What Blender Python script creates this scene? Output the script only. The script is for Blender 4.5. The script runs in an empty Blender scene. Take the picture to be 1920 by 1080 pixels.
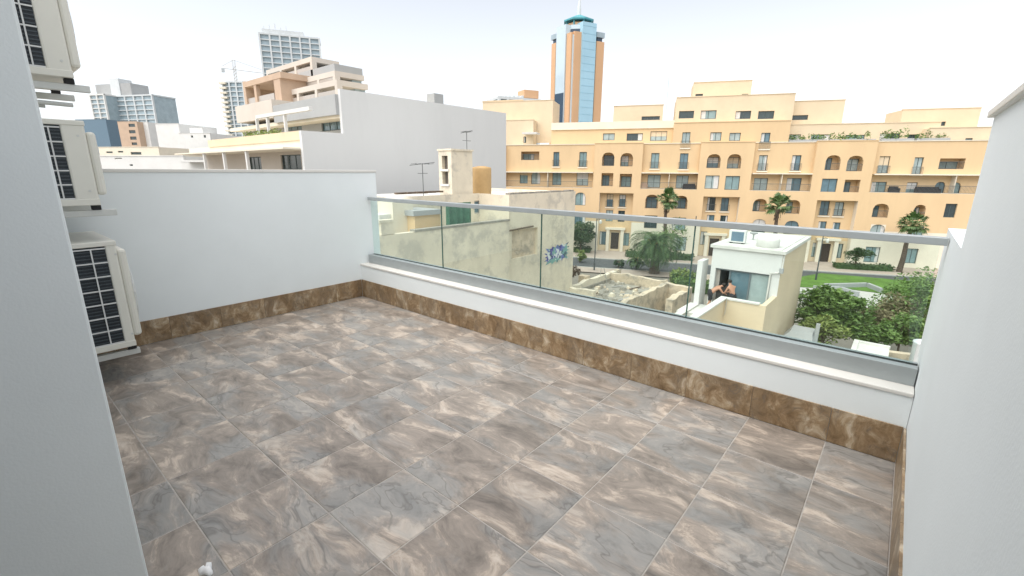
import bpy, math, random
from mathutils import Vector, noise
R = math.radians
random.seed(7)
S = bpy.context.scene
COL = S.collection
# ------------------------------------------------------------------ camera
F_PX, PITCH, ROLL, YAW, CAM_H = 861.2, .2499, .006, -.7017, 1.63
_f0 = Vector((math.sin(YAW), math.cos(YAW), 0)); _r0 = Vector((math.cos(YAW), -math.sin(YAW), 0)); _u0 = Vector((0, 0, 1))
_fw = _f0*math.cos(PITCH) - _u0*math.sin(PITCH); _up = _u0*math.cos(PITCH) + _f0*math.sin(PITCH)
_rt = _r0*math.cos(ROLL) + _up*math.sin(ROLL); _up = _up*math.cos(ROLL) - _r0*math.sin(ROLL)
CAM = Vector((0, 0, CAM_H))
cd = bpy.data.cameras.new('camera'); cam = bpy.data.objects.new('camera', cd); COL.objects.link(cam)
cd.sensor_fit = 'HORIZONTAL'; cd.sensor_width = 36; cd.lens = 36*F_PX/1920
cd.clip_start = .05; cd.clip_end = 5000
from mathutils import Matrix
m = Matrix((( _rt.x, _up.x, -_fw.x, 0), (_rt.y, _up.y, -_fw.y, 0), (_rt.z, _up.z, -_fw.z, 0), (0, 0, 0, 1)))
m.translation = CAM
cam.matrix_world = m
S.camera = cam
# ------------------------------------------------------------------ light
SUN_AZ, SUN_EL = R(-174), R(64)
w = bpy.data.worlds.new('World'); S.world = w; w.use_nodes = True
nt = w.node_tree; bg = nt.nodes['Background']
sky = nt.nodes.new('ShaderNodeTexSky'); sky.sky_type = 'NISHITA'; sky.sun_disc = False
sky.sun_elevation = SUN_EL; sky.sun_rotation = SUN_AZ % (2*math.pi)
sky.altitude = 20; sky.air_density = 1.0; sky.dust_density = 1.0; sky.ozone_density = 1.0
hs = nt.nodes.new('ShaderNodeHueSaturation'); hs.inputs['Saturation'].default_value = .26
nt.links.new(sky.outputs[0], hs.inputs['Color']); nt.links.new(hs.outputs[0], bg.inputs[0]); bg.inputs[1].default_value = .066
sl = bpy.data.lights.new('sun', 'SUN'); sl.energy = 1.4; sl.angle = R(90); sl.color = (1, .95, .89)
so = bpy.data.objects.new('sun', sl); COL.objects.link(so)
sdir = Vector((math.sin(SUN_AZ)*math.cos(SUN_EL), math.cos(SUN_AZ)*math.cos(SUN_EL), math.sin(SUN_EL)))
so.rotation_euler = (-sdir).to_track_quat('-Z', 'Y').to_euler(); so.location = (0, 0, 60)
vs = S.view_settings; vs.view_transform = 'Standard'; vs.look = 'None'; vs.gamma = 1; vs.exposure = 1.82
# ------------------------------------------------------------------ pixel -> place
def ray(px, py): return _fw + _rt*((px-960)/F_PX) + _up*((540-py)/F_PX)
def onz(px, py, z): d = ray(px, py); return CAM + d*((z-CAM_H)/d.z)
def onx(px, py, x): d = ray(px, py); return CAM + d*(x/d.x)
def ony(px, py, y): d = ray(px, py); return CAM + d*(y/d.y)
def atZ(px, py, Z): d = ray(px, py); return CAM + d*(Z/(d.x*_f0.x+d.y*_f0.y))
# ------------------------------------------------------------------ helpers
WL = {}
def _link(o, parent):
    COL.objects.link(o)
    if parent: o.parent = parent
def thing(name, label, cat, loc=(0, 0, 0), group=None, kind=None):
    o = bpy.data.objects.new(name, None); COL.objects.link(o)
    o.empty_display_size = .2; o.location = loc; WL[o] = Vector(loc)
    if label: o['label'] = label
    if cat: o['category'] = cat
    if group: o['group'] = group
    if kind: o['kind'] = kind
    return o
def tag(o, label=None, cat=None, group=None, kind=None):
    if label: o['label'] = label
    if cat: o['category'] = cat
    if group: o['group'] = group
    if kind: o['kind'] = kind
    return o
class Fr:
    """vertical plane frame: origin O, unit direction U, normal N towards the camera"""
    def __init__(s, O, U):
        s.O = Vector((O[0], O[1], 0)); s.U = Vector((U[0], U[1], 0)).normalized()
        n = Vector((s.U.y, -s.U.x, 0)); s.N = n if n.dot(-s.O) > 0 else -n
    def P(s, u, z, d=0): return s.O + s.U*u + s.N*d + Vector((0, 0, z))
    def uv(s, px, py, d=0):
        r = ray(px, py); t = (s.O + s.N*d - CAM).dot(s.N)/r.dot(s.N)
        p = CAM + r*t
        return (p - s.O).dot(s.U), p.z
FX = Fr((0, 0), (1, 0))
class MB:
    def __init__(s): s.v = []; s.f = []; s.mi = []; s.cur = 0
    def add(s, vs, fs):
        b = len(s.v); s.v += [tuple(x) for x in vs]
        for f in fs: s.f.append([b+i for i in f]); s.mi.append(s.cur)
        return s
    def hexa(s, p):  # 8 points: bottom 0-3 ccw, top 4-7
        return s.add(p, [(0, 3, 2, 1), (4, 5, 6, 7), (0, 1, 5, 4), (1, 2, 6, 5), (2, 3, 7, 6), (3, 0, 4, 7)])
    def box(s, x0, x1, y0, y1, z0, z1):
        return s.hexa([(x0, y0, z0), (x1, y0, z0), (x1, y1, z0), (x0, y1, z0), (x0, y0, z1), (x1, y0, z1), (x1, y1, z1), (x0, y1, z1)])
    def fbox(s, fr, u0, u1, z0, z1, d0, d1):
        P = fr.P
        q = [P(u0, z0, d1), P(u1, z0, d1), P(u1, z0, d0), P(u0, z0, d0), P(u0, z1, d1), P(u1, z1, d1), P(u1, z1, d0), P(u0, z1, d0)]
        if (q[1]-q[0]).cross(q[3]-q[0]).z < 0: q = [q[1], q[0], q[3], q[2], q[5], q[4], q[7], q[6]]
        return s.hexa(q)
    def quad(s, *p): return s.add(p, [tuple(range(len(p)))])
    def tube(s, pts, r, n=6, cap=True):
        pts = [Vector(p) for p in pts]; rs = r if isinstance(r, (list, tuple)) else [r]*len(pts)
        rings = []; ref = None
        for i, p in enumerate(pts):
            t = (pts[min(i+1, len(pts)-1)] - pts[max(i-1, 0)]).normalized()
            if ref is None or abs(ref.dot(t)) > .95: ref = Vector((0, 0, 1)) if abs(t.z) < .9 else Vector((1, 0, 0))
            a = (ref - t*ref.dot(t)).normalized(); b = t.cross(a); ref = a
            rings.append([p + a*(rs[i]*math.cos(2*math.pi*k/n)) + b*(rs[i]*math.sin(2*math.pi*k/n)) for k in range(n)])
        vs = [x for rg in rings for x in rg]; fs = []
        for i in range(len(pts)-1):
            for k in range(n): fs.append((i*n+k, i*n+(k+1) % n, (i+1)*n+(k+1) % n, (i+1)*n+k))
        if cap: fs.append(tuple(range(n-1, -1, -1))); fs.append(tuple((len(pts)-1)*n+k for k in range(n)))
        return s.add(vs, fs)
    def bar(s, a, b, wd, ht):
        a = Vector(a); b = Vector(b); t = (b-a).normalized()
        up = Vector((0, 0, 1)) if abs(t.z) < .95 else Vector((1, 0, 0))
        x = t.cross(up).normalized()*(wd/2); y = x.cross(t).normalized()*(ht/2)
        return s.hexa([a-x-y, a+x-y, b+x-y, b-x-y, a-x+y, a+x+y, b+x+y, b-x+y])
    def prism(s, pts, z0, z1):
        n = len(pts)
        return s.add([(p[0], p[1], z0) for p in pts]+[(p[0], p[1], z1) for p in pts],
                     [tuple(range(n-1, -1, -1)), tuple(range(n, 2*n))]+[(i, (i+1) % n, n+(i+1) % n, n+i) for i in range(n)])
    def lathe(s, c, prof, n=16):
        vs = []; fs = []
        for r, z in prof: vs += [(c[0]+r*math.cos(2*math.pi*k/n), c[1]+r*math.sin(2*math.pi*k/n), c[2]+z) for k in range(n)]
        for i in range(len(prof)-1):
            for k in range(n): fs.append((i*n+k, i*n+(k+1) % n, (i+1)*n+(k+1) % n, (i+1)*n+k))
        fs.append(tuple(range(n-1, -1, -1))); fs.append(tuple((len(prof)-1)*n+k for k in range(n)))
        return s.add(vs, fs)
    def build(s, name, mat, parent=None, smooth=False, bevel=0):
        off = WL[parent] if parent else Vector((0, 0, 0))
        me = bpy.data.meshes.new(name)
        me.from_pydata([(x-off.x, y-off.y, z-off.z) for x, y, z in s.v], [], s.f)
        mats = mat if isinstance(mat, (list, tuple)) else [mat]
        for mm in mats: me.materials.append(mm)
        if len(mats) > 1: me.polygons.foreach_set('material_index', s.mi)
        if smooth: me.polygons.foreach_set('use_smooth', [True]*len(me.polygons))
        me.update()
        o = bpy.data.objects.new(name, me); _link(o, parent)
        WL[o] = off.copy()
        if bevel:
            bv = o.modifiers.new('bevel', 'BEVEL'); bv.width = bevel; bv.segments = 2; bv.limit_method = 'ANGLE'
        return o
def box(name, mat, parent, x0, x1, y0, y1, z0, z1, bevel=0): return MB().box(x0, x1, y0, y1, z0, z1).build(name, mat, parent, bevel=bevel)
# ------------------------------------------------------------------ materials
def N(nt, t, **k):
    n = nt.nodes.new(t)
    for a, b in k.items(): setattr(n, a, b)
    return n
def mat(name, col, rough=.6, var=.08, scale=3, bump=0, bscale=40, metal=0, spec=.5, stain=None, streak=False):
    """procedural paint / plaster: base colour broken by two noises, optional stains with a shape of their own"""
    mt = bpy.data.materials.new(name); mt.use_nodes = True; t = mt.node_tree; b = t.nodes['Principled BSDF']
    b.inputs['Roughness'].default_value = rough; b.inputs['Metallic'].default_value = metal; b.inputs['Specular IOR Level'].default_value = spec
    tc = N(t, 'ShaderNodeNewGeometry'); L = t.links.new
    mp = N(t, 'ShaderNodeMapping'); L(tc.outputs['Position'], mp.inputs[0])
    if streak: mp.inputs['Scale'].default_value = (1, 1, .25)
    n1 = N(t, 'ShaderNodeTexNoise'); n1.inputs['Scale'].default_value = scale; n1.inputs['Detail'].default_value = 6; n1.inputs['Roughness'].default_value = .65
    L(mp.outputs[0], n1.inputs['Vector'])
    rp = N(t, 'ShaderNodeValToRGB'); e = rp.color_ramp.elements
    e[0].position = .3; e[1].position = .7
    e[0].color = tuple(max(0, c*(1-var)) for c in col)+(1,); e[1].color = tuple(min(1, c*(1+var)) for c in col)+(1,)
    L(n1.outputs[0], rp.inputs[0]); out = rp.outputs[0]
    if stain:
        sc, amt, scol, lo, hi = stain
        n2 = N(t, 'ShaderNodeTexNoise'); n2.inputs['Scale'].default_value = sc; n2.inputs['Detail'].default_value = 8; n2.inputs['Roughness'].default_value = .7
        L(mp.outputs[0], n2.inputs['Vector'])
        r2 = N(t, 'ShaderNodeValToRGB'); r2.color_ramp.elements[0].position = lo; r2.color_ramp.elements[1].position = hi
        r2.color_ramp.elements[1].color = (amt, amt, amt, 1)
        L(n2.outputs[0], r2.inputs[0])
        mx = N(t, 'ShaderNodeMix', data_type='RGBA'); L(r2.outputs[0], mx.inputs[0]); L(out, mx.inputs[6]); mx.inputs[7].default_value = scol+(1,)
        out = mx.outputs[2]
    L(out, b.inputs['Base Color'])
    if bump:
        n3 = N(t, 'ShaderNodeTexNoise'); n3.inputs['Scale'].default_value = bscale; n3.inputs['Detail'].default_value = 4
        L(tc.outputs['Position'], n3.inputs['Vector'])
        bp = N(t, 'ShaderNodeBump'); bp.inputs['Strength'].default_value = bump; bp.inputs['Distance'].default_value = .01
        L(n3.outputs[0], bp.inputs['Height']); L(bp.outputs[0], b.inputs['Normal'])
    return mt
def stone(name, ramp, cool, rough, stretch=(1, 1.8, 1), sc=2.2, lines=.5, crack=(.12, .11, .10), coolamt=.6, seed_amt=60.0, warp=.7):
    """stone-look tile: warped cloudy patches, cool and warm areas, thin dark lines; every tile takes its own piece by its object's random number"""
    mt = bpy.data.materials.new(name); mt.use_nodes = True; t = mt.node_tree; b = t.nodes['Principled BSDF']; L = t.links.new
    tc = N(t, 'ShaderNodeTexCoord'); oi = N(t, 'ShaderNodeObjectInfo')
    ml = N(t, 'ShaderNodeMath', operation='MULTIPLY'); ml.inputs[1].default_value = seed_amt; L(oi.outputs['Random'], ml.inputs[0])
    cx = N(t, 'ShaderNodeCombineXYZ'); [L(ml.outputs[0], cx.inputs[k]) for k in (0, 1, 2)]
    mp = N(t, 'ShaderNodeMapping'); mp.inputs['Scale'].default_value = stretch; L(tc.outputs['Object'], mp.inputs[0])
    ad = N(t, 'ShaderNodeVectorMath', operation='ADD'); L(mp.outputs[0], ad.inputs[0]); L(cx.outputs[0], ad.inputs[1])
    def noise_(vec, scale, detail, rgh=.6, off=None, dist=0):
        n = N(t, 'ShaderNodeTexNoise'); n.inputs['Scale'].default_value = scale; n.inputs['Detail'].default_value = detail; n.inputs['Roughness'].default_value = rgh; n.inputs['Distortion'].default_value = dist
        if off:
            a = N(t, 'ShaderNodeVectorMath', operation='ADD'); a.inputs[1].default_value = off; L(vec, a.inputs[0]); vec = a.outputs[0]
        L(vec, n.inputs['Vector']); return n
    def ramp_(fac, stops):
        r = N(t, 'ShaderNodeValToRGB'); cr = r.color_ramp
        while len(cr.elements) > 1: cr.elements.remove(cr.elements[-1])
        cr.elements[0].position = stops[0][0]; cr.elements[0].color = stops[0][1]+(1,)
        for p, c in stops[1:]: e = cr.elements.new(p); e.color = c+(1,)
        L(fac, r.inputs[0]); return r.outputs[0]
    def mix_(fac, a, c, mode='MIX'):
        m_ = N(t, 'ShaderNodeMix', data_type='RGBA', blend_type=mode)
        if isinstance(fac, float): m_.inputs[0].default_value = fac
        else: L(fac, m_.inputs[0])
        L(a, m_.inputs[6])
        if isinstance(c, tuple): m_.inputs[7].default_value = c+(1,)
        else: L(c, m_.inputs[7])
        return m_.outputs[2]
    w1 = noise_(ad.outputs[0], sc*.55, 2)
    ws = N(t, 'ShaderNodeVectorMath', operation='MULTIPLY_ADD'); ws.inputs[1].default_value = (warp, warp, warp); L(w1.outputs['Color'], ws.inputs[0]); L(ad.outputs[0], ws.inputs[2])
    V = ws.outputs[0]
    n1 = noise_(V, sc, 12, .72, dist=.25)
    col = ramp_(n1.outputs[0], ramp)
    n2 = noise_(V, sc*.6, 6, .6, (11.3, 4.1, 7.7))
    k0 = lambda v: (v, v, v)
    col = mix_(ramp_(n2.outputs[0], [(.46, k0(0)), (.58, k0(coolamt))]), col, cool)
    n3 = noise_(V, sc*3.2, 8, .72, (3.3, 9.9, 1.7))
    col = mix_(ramp_(n3.outputs[0], [(.35, k0(.78)), (.5, k0(1)), (.66, k0(1.18))]), col, col) if False else mix_(1.0, col, ramp_(n3.outputs[0], [(.34, k0(.74)), (.5, k0(.98)), (.68, k0(1.0))]), 'MULTIPLY')
    # thin broken lines where two clouds meet
    n5 = noise_(V, sc*.9, 4, .5, (21., 2., 5.))
    ln = ramp_(n5.outputs[0], [(.485, k0(0)), (.5, k0(lines)), (.515, k0(0))])
    gate = ramp_(n2.outputs[0], [(.45, k0(0)), (.55, k0(1))])
    col = mix_(mix_(1.0, ln, gate, 'MULTIPLY'), col, crack)
    mr = N(t, 'ShaderNodeMapRange'); mr.inputs[3].default_value = .93; mr.inputs[4].default_value = 1.10; L(oi.outputs['Random'], mr.inputs[0])
    hv = N(t, 'ShaderNodeHueSaturation'); L(mr.outputs[0], hv.inputs['Value']); L(col, hv.inputs['Color']); L(hv.outputs[0], b.inputs['Base Color'])
    rr = N(t, 'ShaderNodeMapRange'); rr.inputs[3].default_value = rough-.1; rr.inputs[4].default_value = rough+.14; L(n3.outputs[0], rr.inputs[0]); L(rr.outputs[0], b.inputs['Roughness'])
    bp = N(t, 'ShaderNodeBump'); bp.inputs['Strength'].default_value = .3; bp.inputs['Distance'].default_value = .003; L(n1.outputs[0], bp.inputs['Height']); L(bp.outputs[0], b.inputs['Normal'])
    return mt
def glass_sheet(name, tint, f0=.05):
    mt = bpy.data.materials.new(name); mt.use_nodes = True; t = mt.node_tree; L = t.links.new
    t.nodes.remove(t.nodes['Principled BSDF']); o = t.nodes['Material Output']
    tr = N(t, 'ShaderNodeBsdfTransparent'); tr.inputs[0].default_value = tint+(1,)
    gl = N(t, 'ShaderNodeBsdfGlossy'); gl.inputs['Roughness'].default_value = .01; gl.inputs[0].default_value = (.9, 1, .97, 1)
    lw_ = N(t, 'ShaderNodeLayerWeight'); lw_.inputs[0].default_value = .5
    pw_ = N(t, 'ShaderNodeMath', operation='POWER'); pw_.inputs[1].default_value = 5; L(lw_.outputs['Facing'], pw_.inputs[0])
    fr = N(t, 'ShaderNodeMapRange'); fr.inputs[3].default_value = .045; fr.inputs[4].default_value = .85; L(pw_.outputs[0], fr.inputs[0])
    mx = N(t, 'ShaderNodeMixShader'); L(fr.outputs[0], mx.inputs[0]); L(tr.outputs[0], mx.inputs[1]); L(gl.outputs[0], mx.inputs[2]); L(mx.outputs[0], o.inputs[0])
    return mt
def pane_mat(name, col, rough=.06):
    return mat(name, col, rough, .18, 1.3, spec=.7)
M = {}
M['paint'] = mat('white_masonry_paint', (.78, .825, .832), .75, .035, .9, .08, 110)
M['coping'] = mat('cream_marble_coping', (.68, .665, .625), .45, .05, 3)
M['grout'] = mat('grey_grout', (.38, .355, .325), .9, .15, 20)
M['tile'] = stone('slate_look_floor_tile', [(.30, (.115, .10, .087)), (.40, (.195, .168, .143)), (.47, (.255, .22, .188)), (.535, (.31, .265, .225)), (.575, (.44, .37, .305)), (.68, (.58, .515, .445))], (.255, .265, .262), .33, sc=2.7, stretch=(1, 1.9, 1), lines=.65, warp=.75)
M['skirt'] = stone('brown_travertine_skirting', [(.32, (.12, .07, .032)), (.42, (.23, .15, .078)), (.50, (.30, .205, .115)), (.56, (.40, .30, .19)), (.66, (.60, .51, .39))], (.21, .155, .10), .34, stretch=(1.6, 1.6, 1.2), sc=5.0, lines=.5, coolamt=.5, warp=.4)
M['alu'] = mat('brushed_aluminium', (.36, .39, .395), .42, .05, 6, metal=.35)
M['glass'] = glass_sheet('green_float_glass', (.915, .97, .95))
M['gasket'] = mat('black_gasket', (.03, .035, .035), .5)
M['seam'] = mat('dark_glass_edge', (.04, .10, .085), .15)
M['ac'] = mat('ivory_painted_steel', (.70, .69, .62), .42, .03, 4)
M['coil'] = mat('dark_condenser_fins', (.012, .018, .024), .5, .2, 40)
M['fin'] = mat('grey_fin_edges', (.045, .058, .068), .4, .15, 40)
M['wire'] = mat('white_wire_guard', (.66, .67, .66), .45)
M['rubber'] = mat('black_rubber', (.015, .015, .016), .7)
M['galv'] = mat('galvanised_bracket', (.60, .61, .58), .45, .06, 8, metal=.2)
M['paper'] = mat('white_paper', (.82, .83, .84), .8)

# ================================================================== TERRACE
XW, YW, XR, YR = -5.336, 3.234, .2075, 3.417
ZW, ZR = 1.627, 1.293
SK, LEDGE = .228, .44
floor = box('terrace_floor', M['grout'], None, XW-.1, XR+.05, -3.2, YW+.05, -.35, -.003); tag(floor, kind='structure')
ty = [.4387, .881, 1.331, 1.8008, 2.2704, 2.7329, YW-.012]
ty = [.4387-.4425*k for k in range(7, 0, -1)] + ty
tx = [XR-.012] + [-.144-.4425*k for k in range(0, 12)]
tx = tx[::-1]; tx = [XW+.012]+[x for x in tx if x > XW+.05]
G = .0028
tile_me = {}
for i in range(len(tx)-1):
    for j in range(len(ty)-1):
        wx, wy = tx[i+1]-tx[i]-2*G, ty[j+1]-ty[j]-2*G
        key = (round(wx, 3), round(wy, 3)); cx, cy = (tx[i]+tx[i+1])/2, (ty[j]+ty[j+1])/2
        if key not in tile_me:
            e = .003
            mb = MB(); hx, hy = wx/2, wy/2
            mb.add([(-hx, -hy, -.008), (hx, -hy, -.008), (hx, hy, -.008), (-hx, hy, -.008), (-hx, -hy, -.002), (hx, -hy, -.002), (hx, hy, -.002), (-hx, hy, -.002),
                    (-hx+e, -hy+e, 0), (hx-e, -hy+e, 0), (hx-e, hy-e, 0), (-hx+e, hy-e, 0)],
                   [(0, 1, 5, 4), (1, 2, 6, 5), (2, 3, 7, 6), (3, 0, 4, 7), (4, 5, 9, 8), (5, 6, 10, 9), (6, 7, 11, 10), (7, 4, 8, 11), (8, 9, 10, 11)])
            o = mb.build('floor_tile', M['tile'], floor); tile_me[key] = o.data
        else:
            o = bpy.data.objects.new('floor_tile', tile_me[key]); _link(o, floor)
        o.location = (cx, cy, random.uniform(-.0006, .0006))
def skirting(parent, axis, at, breaks, sgn, z0=0.002, z1=SK, th=.011):
    """tiles stood on edge along a wall face; axis = direction they run in"""
    for a, b in zip(breaks[:-1], breaks[1:]):
        hw, hz = (b-a)/2-.0012, (z1-z0)/2; t = th
        mb = MB()
        if axis == 'x': mb.box(-hw, hw, 0, sgn*t, -hz, hz) if sgn > 0 else mb.box(-hw, hw, sgn*t, 0, -hz, hz)
        else: mb.box(0, sgn*t, -hw, hw, -hz, hz) if sgn > 0 else mb.box(sgn*t, 0, -hw, hw, -hz, hz)
        o = mb.build('skirting_tile', M['skirt'], None); o.parent = parent
        c = (a+b)/2; l = Vector((c, at, (z0+z1)/2)) if axis == 'x' else Vector((at, c, (z0+z1)/2))
        o.location = l - WL[parent]
# left parapet wall
pw = thing('parapet_wall', 'tall white side parapet wall with thin cream coping beyond the air conditioners', 'wall', (XW, 1.6, 0))
box('wall_body', M['paint'], pw, XW-.22, XW, .16, YR+.13, -.3, ZW-.03)
box('coping', M['coping'], pw, XW-.235, XW+.008, .16, YR+.14, ZW-.03, ZW, bevel=.004)
skirting(pw, 'y', XW, [.21, .66, 1.10, 1.55, 1.99, 2.43, 2.86, YW-.012], 1)
# low wall under the railing
lw = thing('low_wall', 'low white wall with cream ledge and brown skirting under the glass railing', 'wall', (-2.5, YW, 0))
box('wall_body', M['paint'], lw, XW, XR, YW, YR+.28, -.3, LEDGE-.026)
box('coping', M['coping'], lw, XW+.001, XR-.001, YW-.010, YR+.30, LEDGE-.026, LEDGE, bevel=.006)
xb = [XR-.012] + [-.144-.4425*k for k in range(0, 12)] + [XW+.012]
skirting(lw, 'x', YW, [x for x in xb[::-1]], -1)
# right wall : tall near part, lower part past the step
rw = thing('side_wall', 'plain white side wall stepping down beside the railing end', 'wall', (XR, 1.5, 0))
box('wall_body', M['paint'], rw, XR, XR+.24, -3.2, 2.70, -.3, 1.845)
box('wall_step', M['paint'], rw, XR+.002, XR+.238, 2.70, YR+.30, -.3, 1.318)
box('coping', M['coping'], rw, XR-.02, XR+.26, -3.2, 2.715, 1.845, 1.872, bevel=.004)
skirting(rw, 'y', XR, [-.45, 0, .44, .88, 1.33, 1.80, 2.27, 2.73, YW-.012], -1)
# house wall that carries the air conditioners, and the unseen room behind the camera, its lintel and ceiling added to shade the jamb
hw = thing('house_wall', 'white rendered house wall end beside the air conditioners', 'wall', (-2, .1, 0))
box('wall_body', M['paint'], hw, XW-.22, -2.0, -.55, .2, -.3, 3.4, bevel=.008)
box('return_wall', M['paint'], hw, -2.25, -2.0-.002, -3.2, -.55, -.3, 3.0)
box('back_wall', M['paint'], hw, -2.25, XR+.24, -3.4, -3.2, -.3, 3.0)
box('shade_lintel', M['paint'], hw, -2.0, XR+.24, -.55, -.35, 2.7, 3.4)
box('shade_ceiling', M['paint'], hw, -2.25, XR+.24, -3.4, -.55, 3.0, 3.2)
box('upper_side_wall', M['paint'], hw, XR+.002, XR+.238, -3.2, -.35, 1.873, 3.0)
# glass railing
gr = thing('glass_railing', 'frameless glass railing with flat grey metal handrail and bottom channel', 'railing', (-2.5, YR, LEDGE))
gx = [XW+.05, -3.92, -2.535, -1.145, XR-.025]
for a, b in zip(gx[:-1], gx[1:]):
    pn = box('glass_pane', M['glass'], gr, a+.004, b-.004, YR-.006, YR+.006, LEDGE+.06, ZR-.02)
for xs in gx[1:-1]:
    box('pane_joint', M['seam'], gr, xs-.0035, xs+.0035, YR-.0065, YR+.0065, LEDGE+.110, ZR-.02)
MB().box(XW+.03, XR-.004, YR-.035, YR+.035, ZR-.042, ZR).build('handrail', M['alu'], gr, bevel=.003)
ch = MB().box(XW+.03, XR-.004, YR-.075, YR-.007, LEDGE+.0005, LEDGE+.108).box(XW+.03, XR-.004, YR+.007, YR+.055, LEDGE+.0005, LEDGE+.108).build('bottom_channel', M['alu'], gr, bevel=.002)
g2 = MB().box(XW+.031, XR-.005, YR-.012, YR-.0062, LEDGE+.09, LEDGE+.112).box(XW+.031, XR-.005, YR+.0062, YR+.012, LEDGE+.09, LEDGE+.112).build('gasket', M['gasket'], ch)
# ------------------------------------------------------------------ air conditioners on the house wall
def aircon(z0, z1, label, front, ym, big=False):
    x0, x1, y0 = -5.22, -4.4, .275
    t = thing('air_conditioner', label, 'air conditioner', ((x0+x1)/2, y0, z0), 'outdoor units on the house wall')
    # casing: front shell, top lid, base pan; coil wraps the back and this side
    mb = MB().box(x0, x1, ym, front, z0+.03, z1-.012); mb.build('front_shell', M['ac'], t, bevel=.012)
    MB().box(x0-.004, x1+.004, y0-.006, front+.004, z1-.035, z1).build('lid', M['ac'], t, bevel=.006)
    MB().box(x0, x1+.003, y0, front+.002, z0, z0+.045).build('base_pan', M['ac'], t, bevel=.004)
    MB().box(x0+.02, x1-.012, y0+.004, ym+.004, z0+.045, z1-.036).build('coil', M['coil'], t)
    fm = MB(); nf = int((z1-z0)/.028)
    for k in range(nf):
        z = z0+.06+k*(z1-z0-.11)/nf; fm.box(x1-.0125, x1-.008, y0+.006, ym, z, z+.008)
    fm.build('fin_edges', M['fin'], t)
    g = MB(); rows = 7 if big else 5
    for k in range(rows+1):
        z = z0+.05+k*(z1-z0-.10)/rows; g.box(x1-.007, x1, y0, ym, z-.0045, z+.0045)
    for yy in (y0+.006, y0+(ym-y0)*.36, y0+(ym-y0)*.76): g.box(x1-.006, x1+.001, yy-.004, yy+.004, z0+.05, z1-.05)
    g.build('wire_guard', M['wire'], t)
    # service cover on the side and bulging front
    MB().box(x0+.02, x1-.02, front, front+.055, z0+.07, z1-.07).build('fan_shroud', M['ac'], t, bevel=.02)
    gm = MB(); cx, cz, rr = (x0+x1)/2+.08, (z0+z1)/2, (z1-z0)/2-.10
    for k in range(1, 7):
        r = rr*k/6; gm.tube([(cx+r*math.cos(a), front+.062, cz+r*math.sin(a)) for a in [2*math.pi*i/28 for i in range(29)]], .004, 5, False)
    for k in range(12):
        a = 2*math.pi*k/12; gm.tube([(cx, front+.062, cz), (cx+rr*math.cos(a), front+.062, cz+rr*math.sin(a))], .004, 5)
    gm.build('fan_guard', M['wire'], t)
    for zz in (z0+.10, z1-.10): MB().tube([(x1-.002, (ym+front)/2+.02, zz), (x1+.003, (ym+front)/2+.02, zz)], .008, 8).build('screw', M['galv'], t)
    for yy in (y0+.05, front-.02):
        for xx in (x0+.12, x1-.06):
            MB().box(xx-.03, xx+.03, yy-.025, yy+.025, z0-.035, z0).build('rubber_foot', M['rubber'], t, bevel=.004)
    return t
def bracket(z, yend, label, both=True):
    t = thing('wall_bracket', label, 'bracket', (-4.8, .2, z-.05), 'metal brackets under the outdoor units')
    for xx in (-4.46, -5.10):
        MB().box(xx-.02, xx+.02, .2, yend, z-.045, z).build('arm', M['galv'], t, bevel=.004)
        MB().box(xx-.02, xx+.02, .2, .225, z-.045, z+.35).build('upright', M['galv'], t)
    MB().box(-5.2, -4.36, .2, .222, z+.06, z+.10).build('cross_rail', M['galv'], t)
aircon(.295, 1.115, 'lowest and largest outdoor air conditioner standing close to the floor', .675, .612, True)
aircon(1.375, 1.945, 'middle outdoor air conditioner level with the parapet coping', .64, .515)
aircon(2.215, 2.90, 'topmost outdoor air conditioner seen against the sky', .64, .515)
bracket(.26, .70, 'metal bracket under the lowest air conditioner, close to the floor')
bracket(1.34, .73, 'metal bracket between the lowest and middle air conditioners')
bracket(2.18, .72, 'metal bracket under the topmost air conditioner, against the sky')
# spare empty arms and refrigerant pipe
pp = MB(); pp.tube([(-4.50, .21, 2.06), (-4.50, .62, 2.05)], .014, 8).tube([(-4.7, .21, 2.06), (-4.7, .5, 2.05)], .014, 8)
tag(pp.build('pipe_stub', M['galv'], None), 'pair of short grey pipes poking out below the topmost air conditioner', 'pipe')
# scrap of paper on the floor
c = onz(388, 1071, 0); mb = MB(); vs_ = []
for k in range(12):
    a = 2*math.pi*k/12; r = .022+.008*math.sin(3*a+1); vs_.append((c.x+r*1.4*math.cos(a), c.y+r*math.sin(a), .004+.012*abs(math.sin(2*a))))
top = [(c.x+.6*(x-c.x), c.y+.6*(y-c.y), z+.012) for x, y, z in vs_]
mb.add([(x, y, .0005) for x, y, z in vs_]+vs_+top, [(i, (i+1) % 12, 12+(i+1) % 12, 12+i) for i in range(12)]+[(12+i, 12+(i+1) % 12, 24+(i+1) % 12, 24+i) for i in range(12)]+[tuple(range(24, 36))])
tag(mb.build('paper_scrap', M['paper'], None, True), 'small crumpled white paper scrap on the floor tiles', 'paper scrap')
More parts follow.
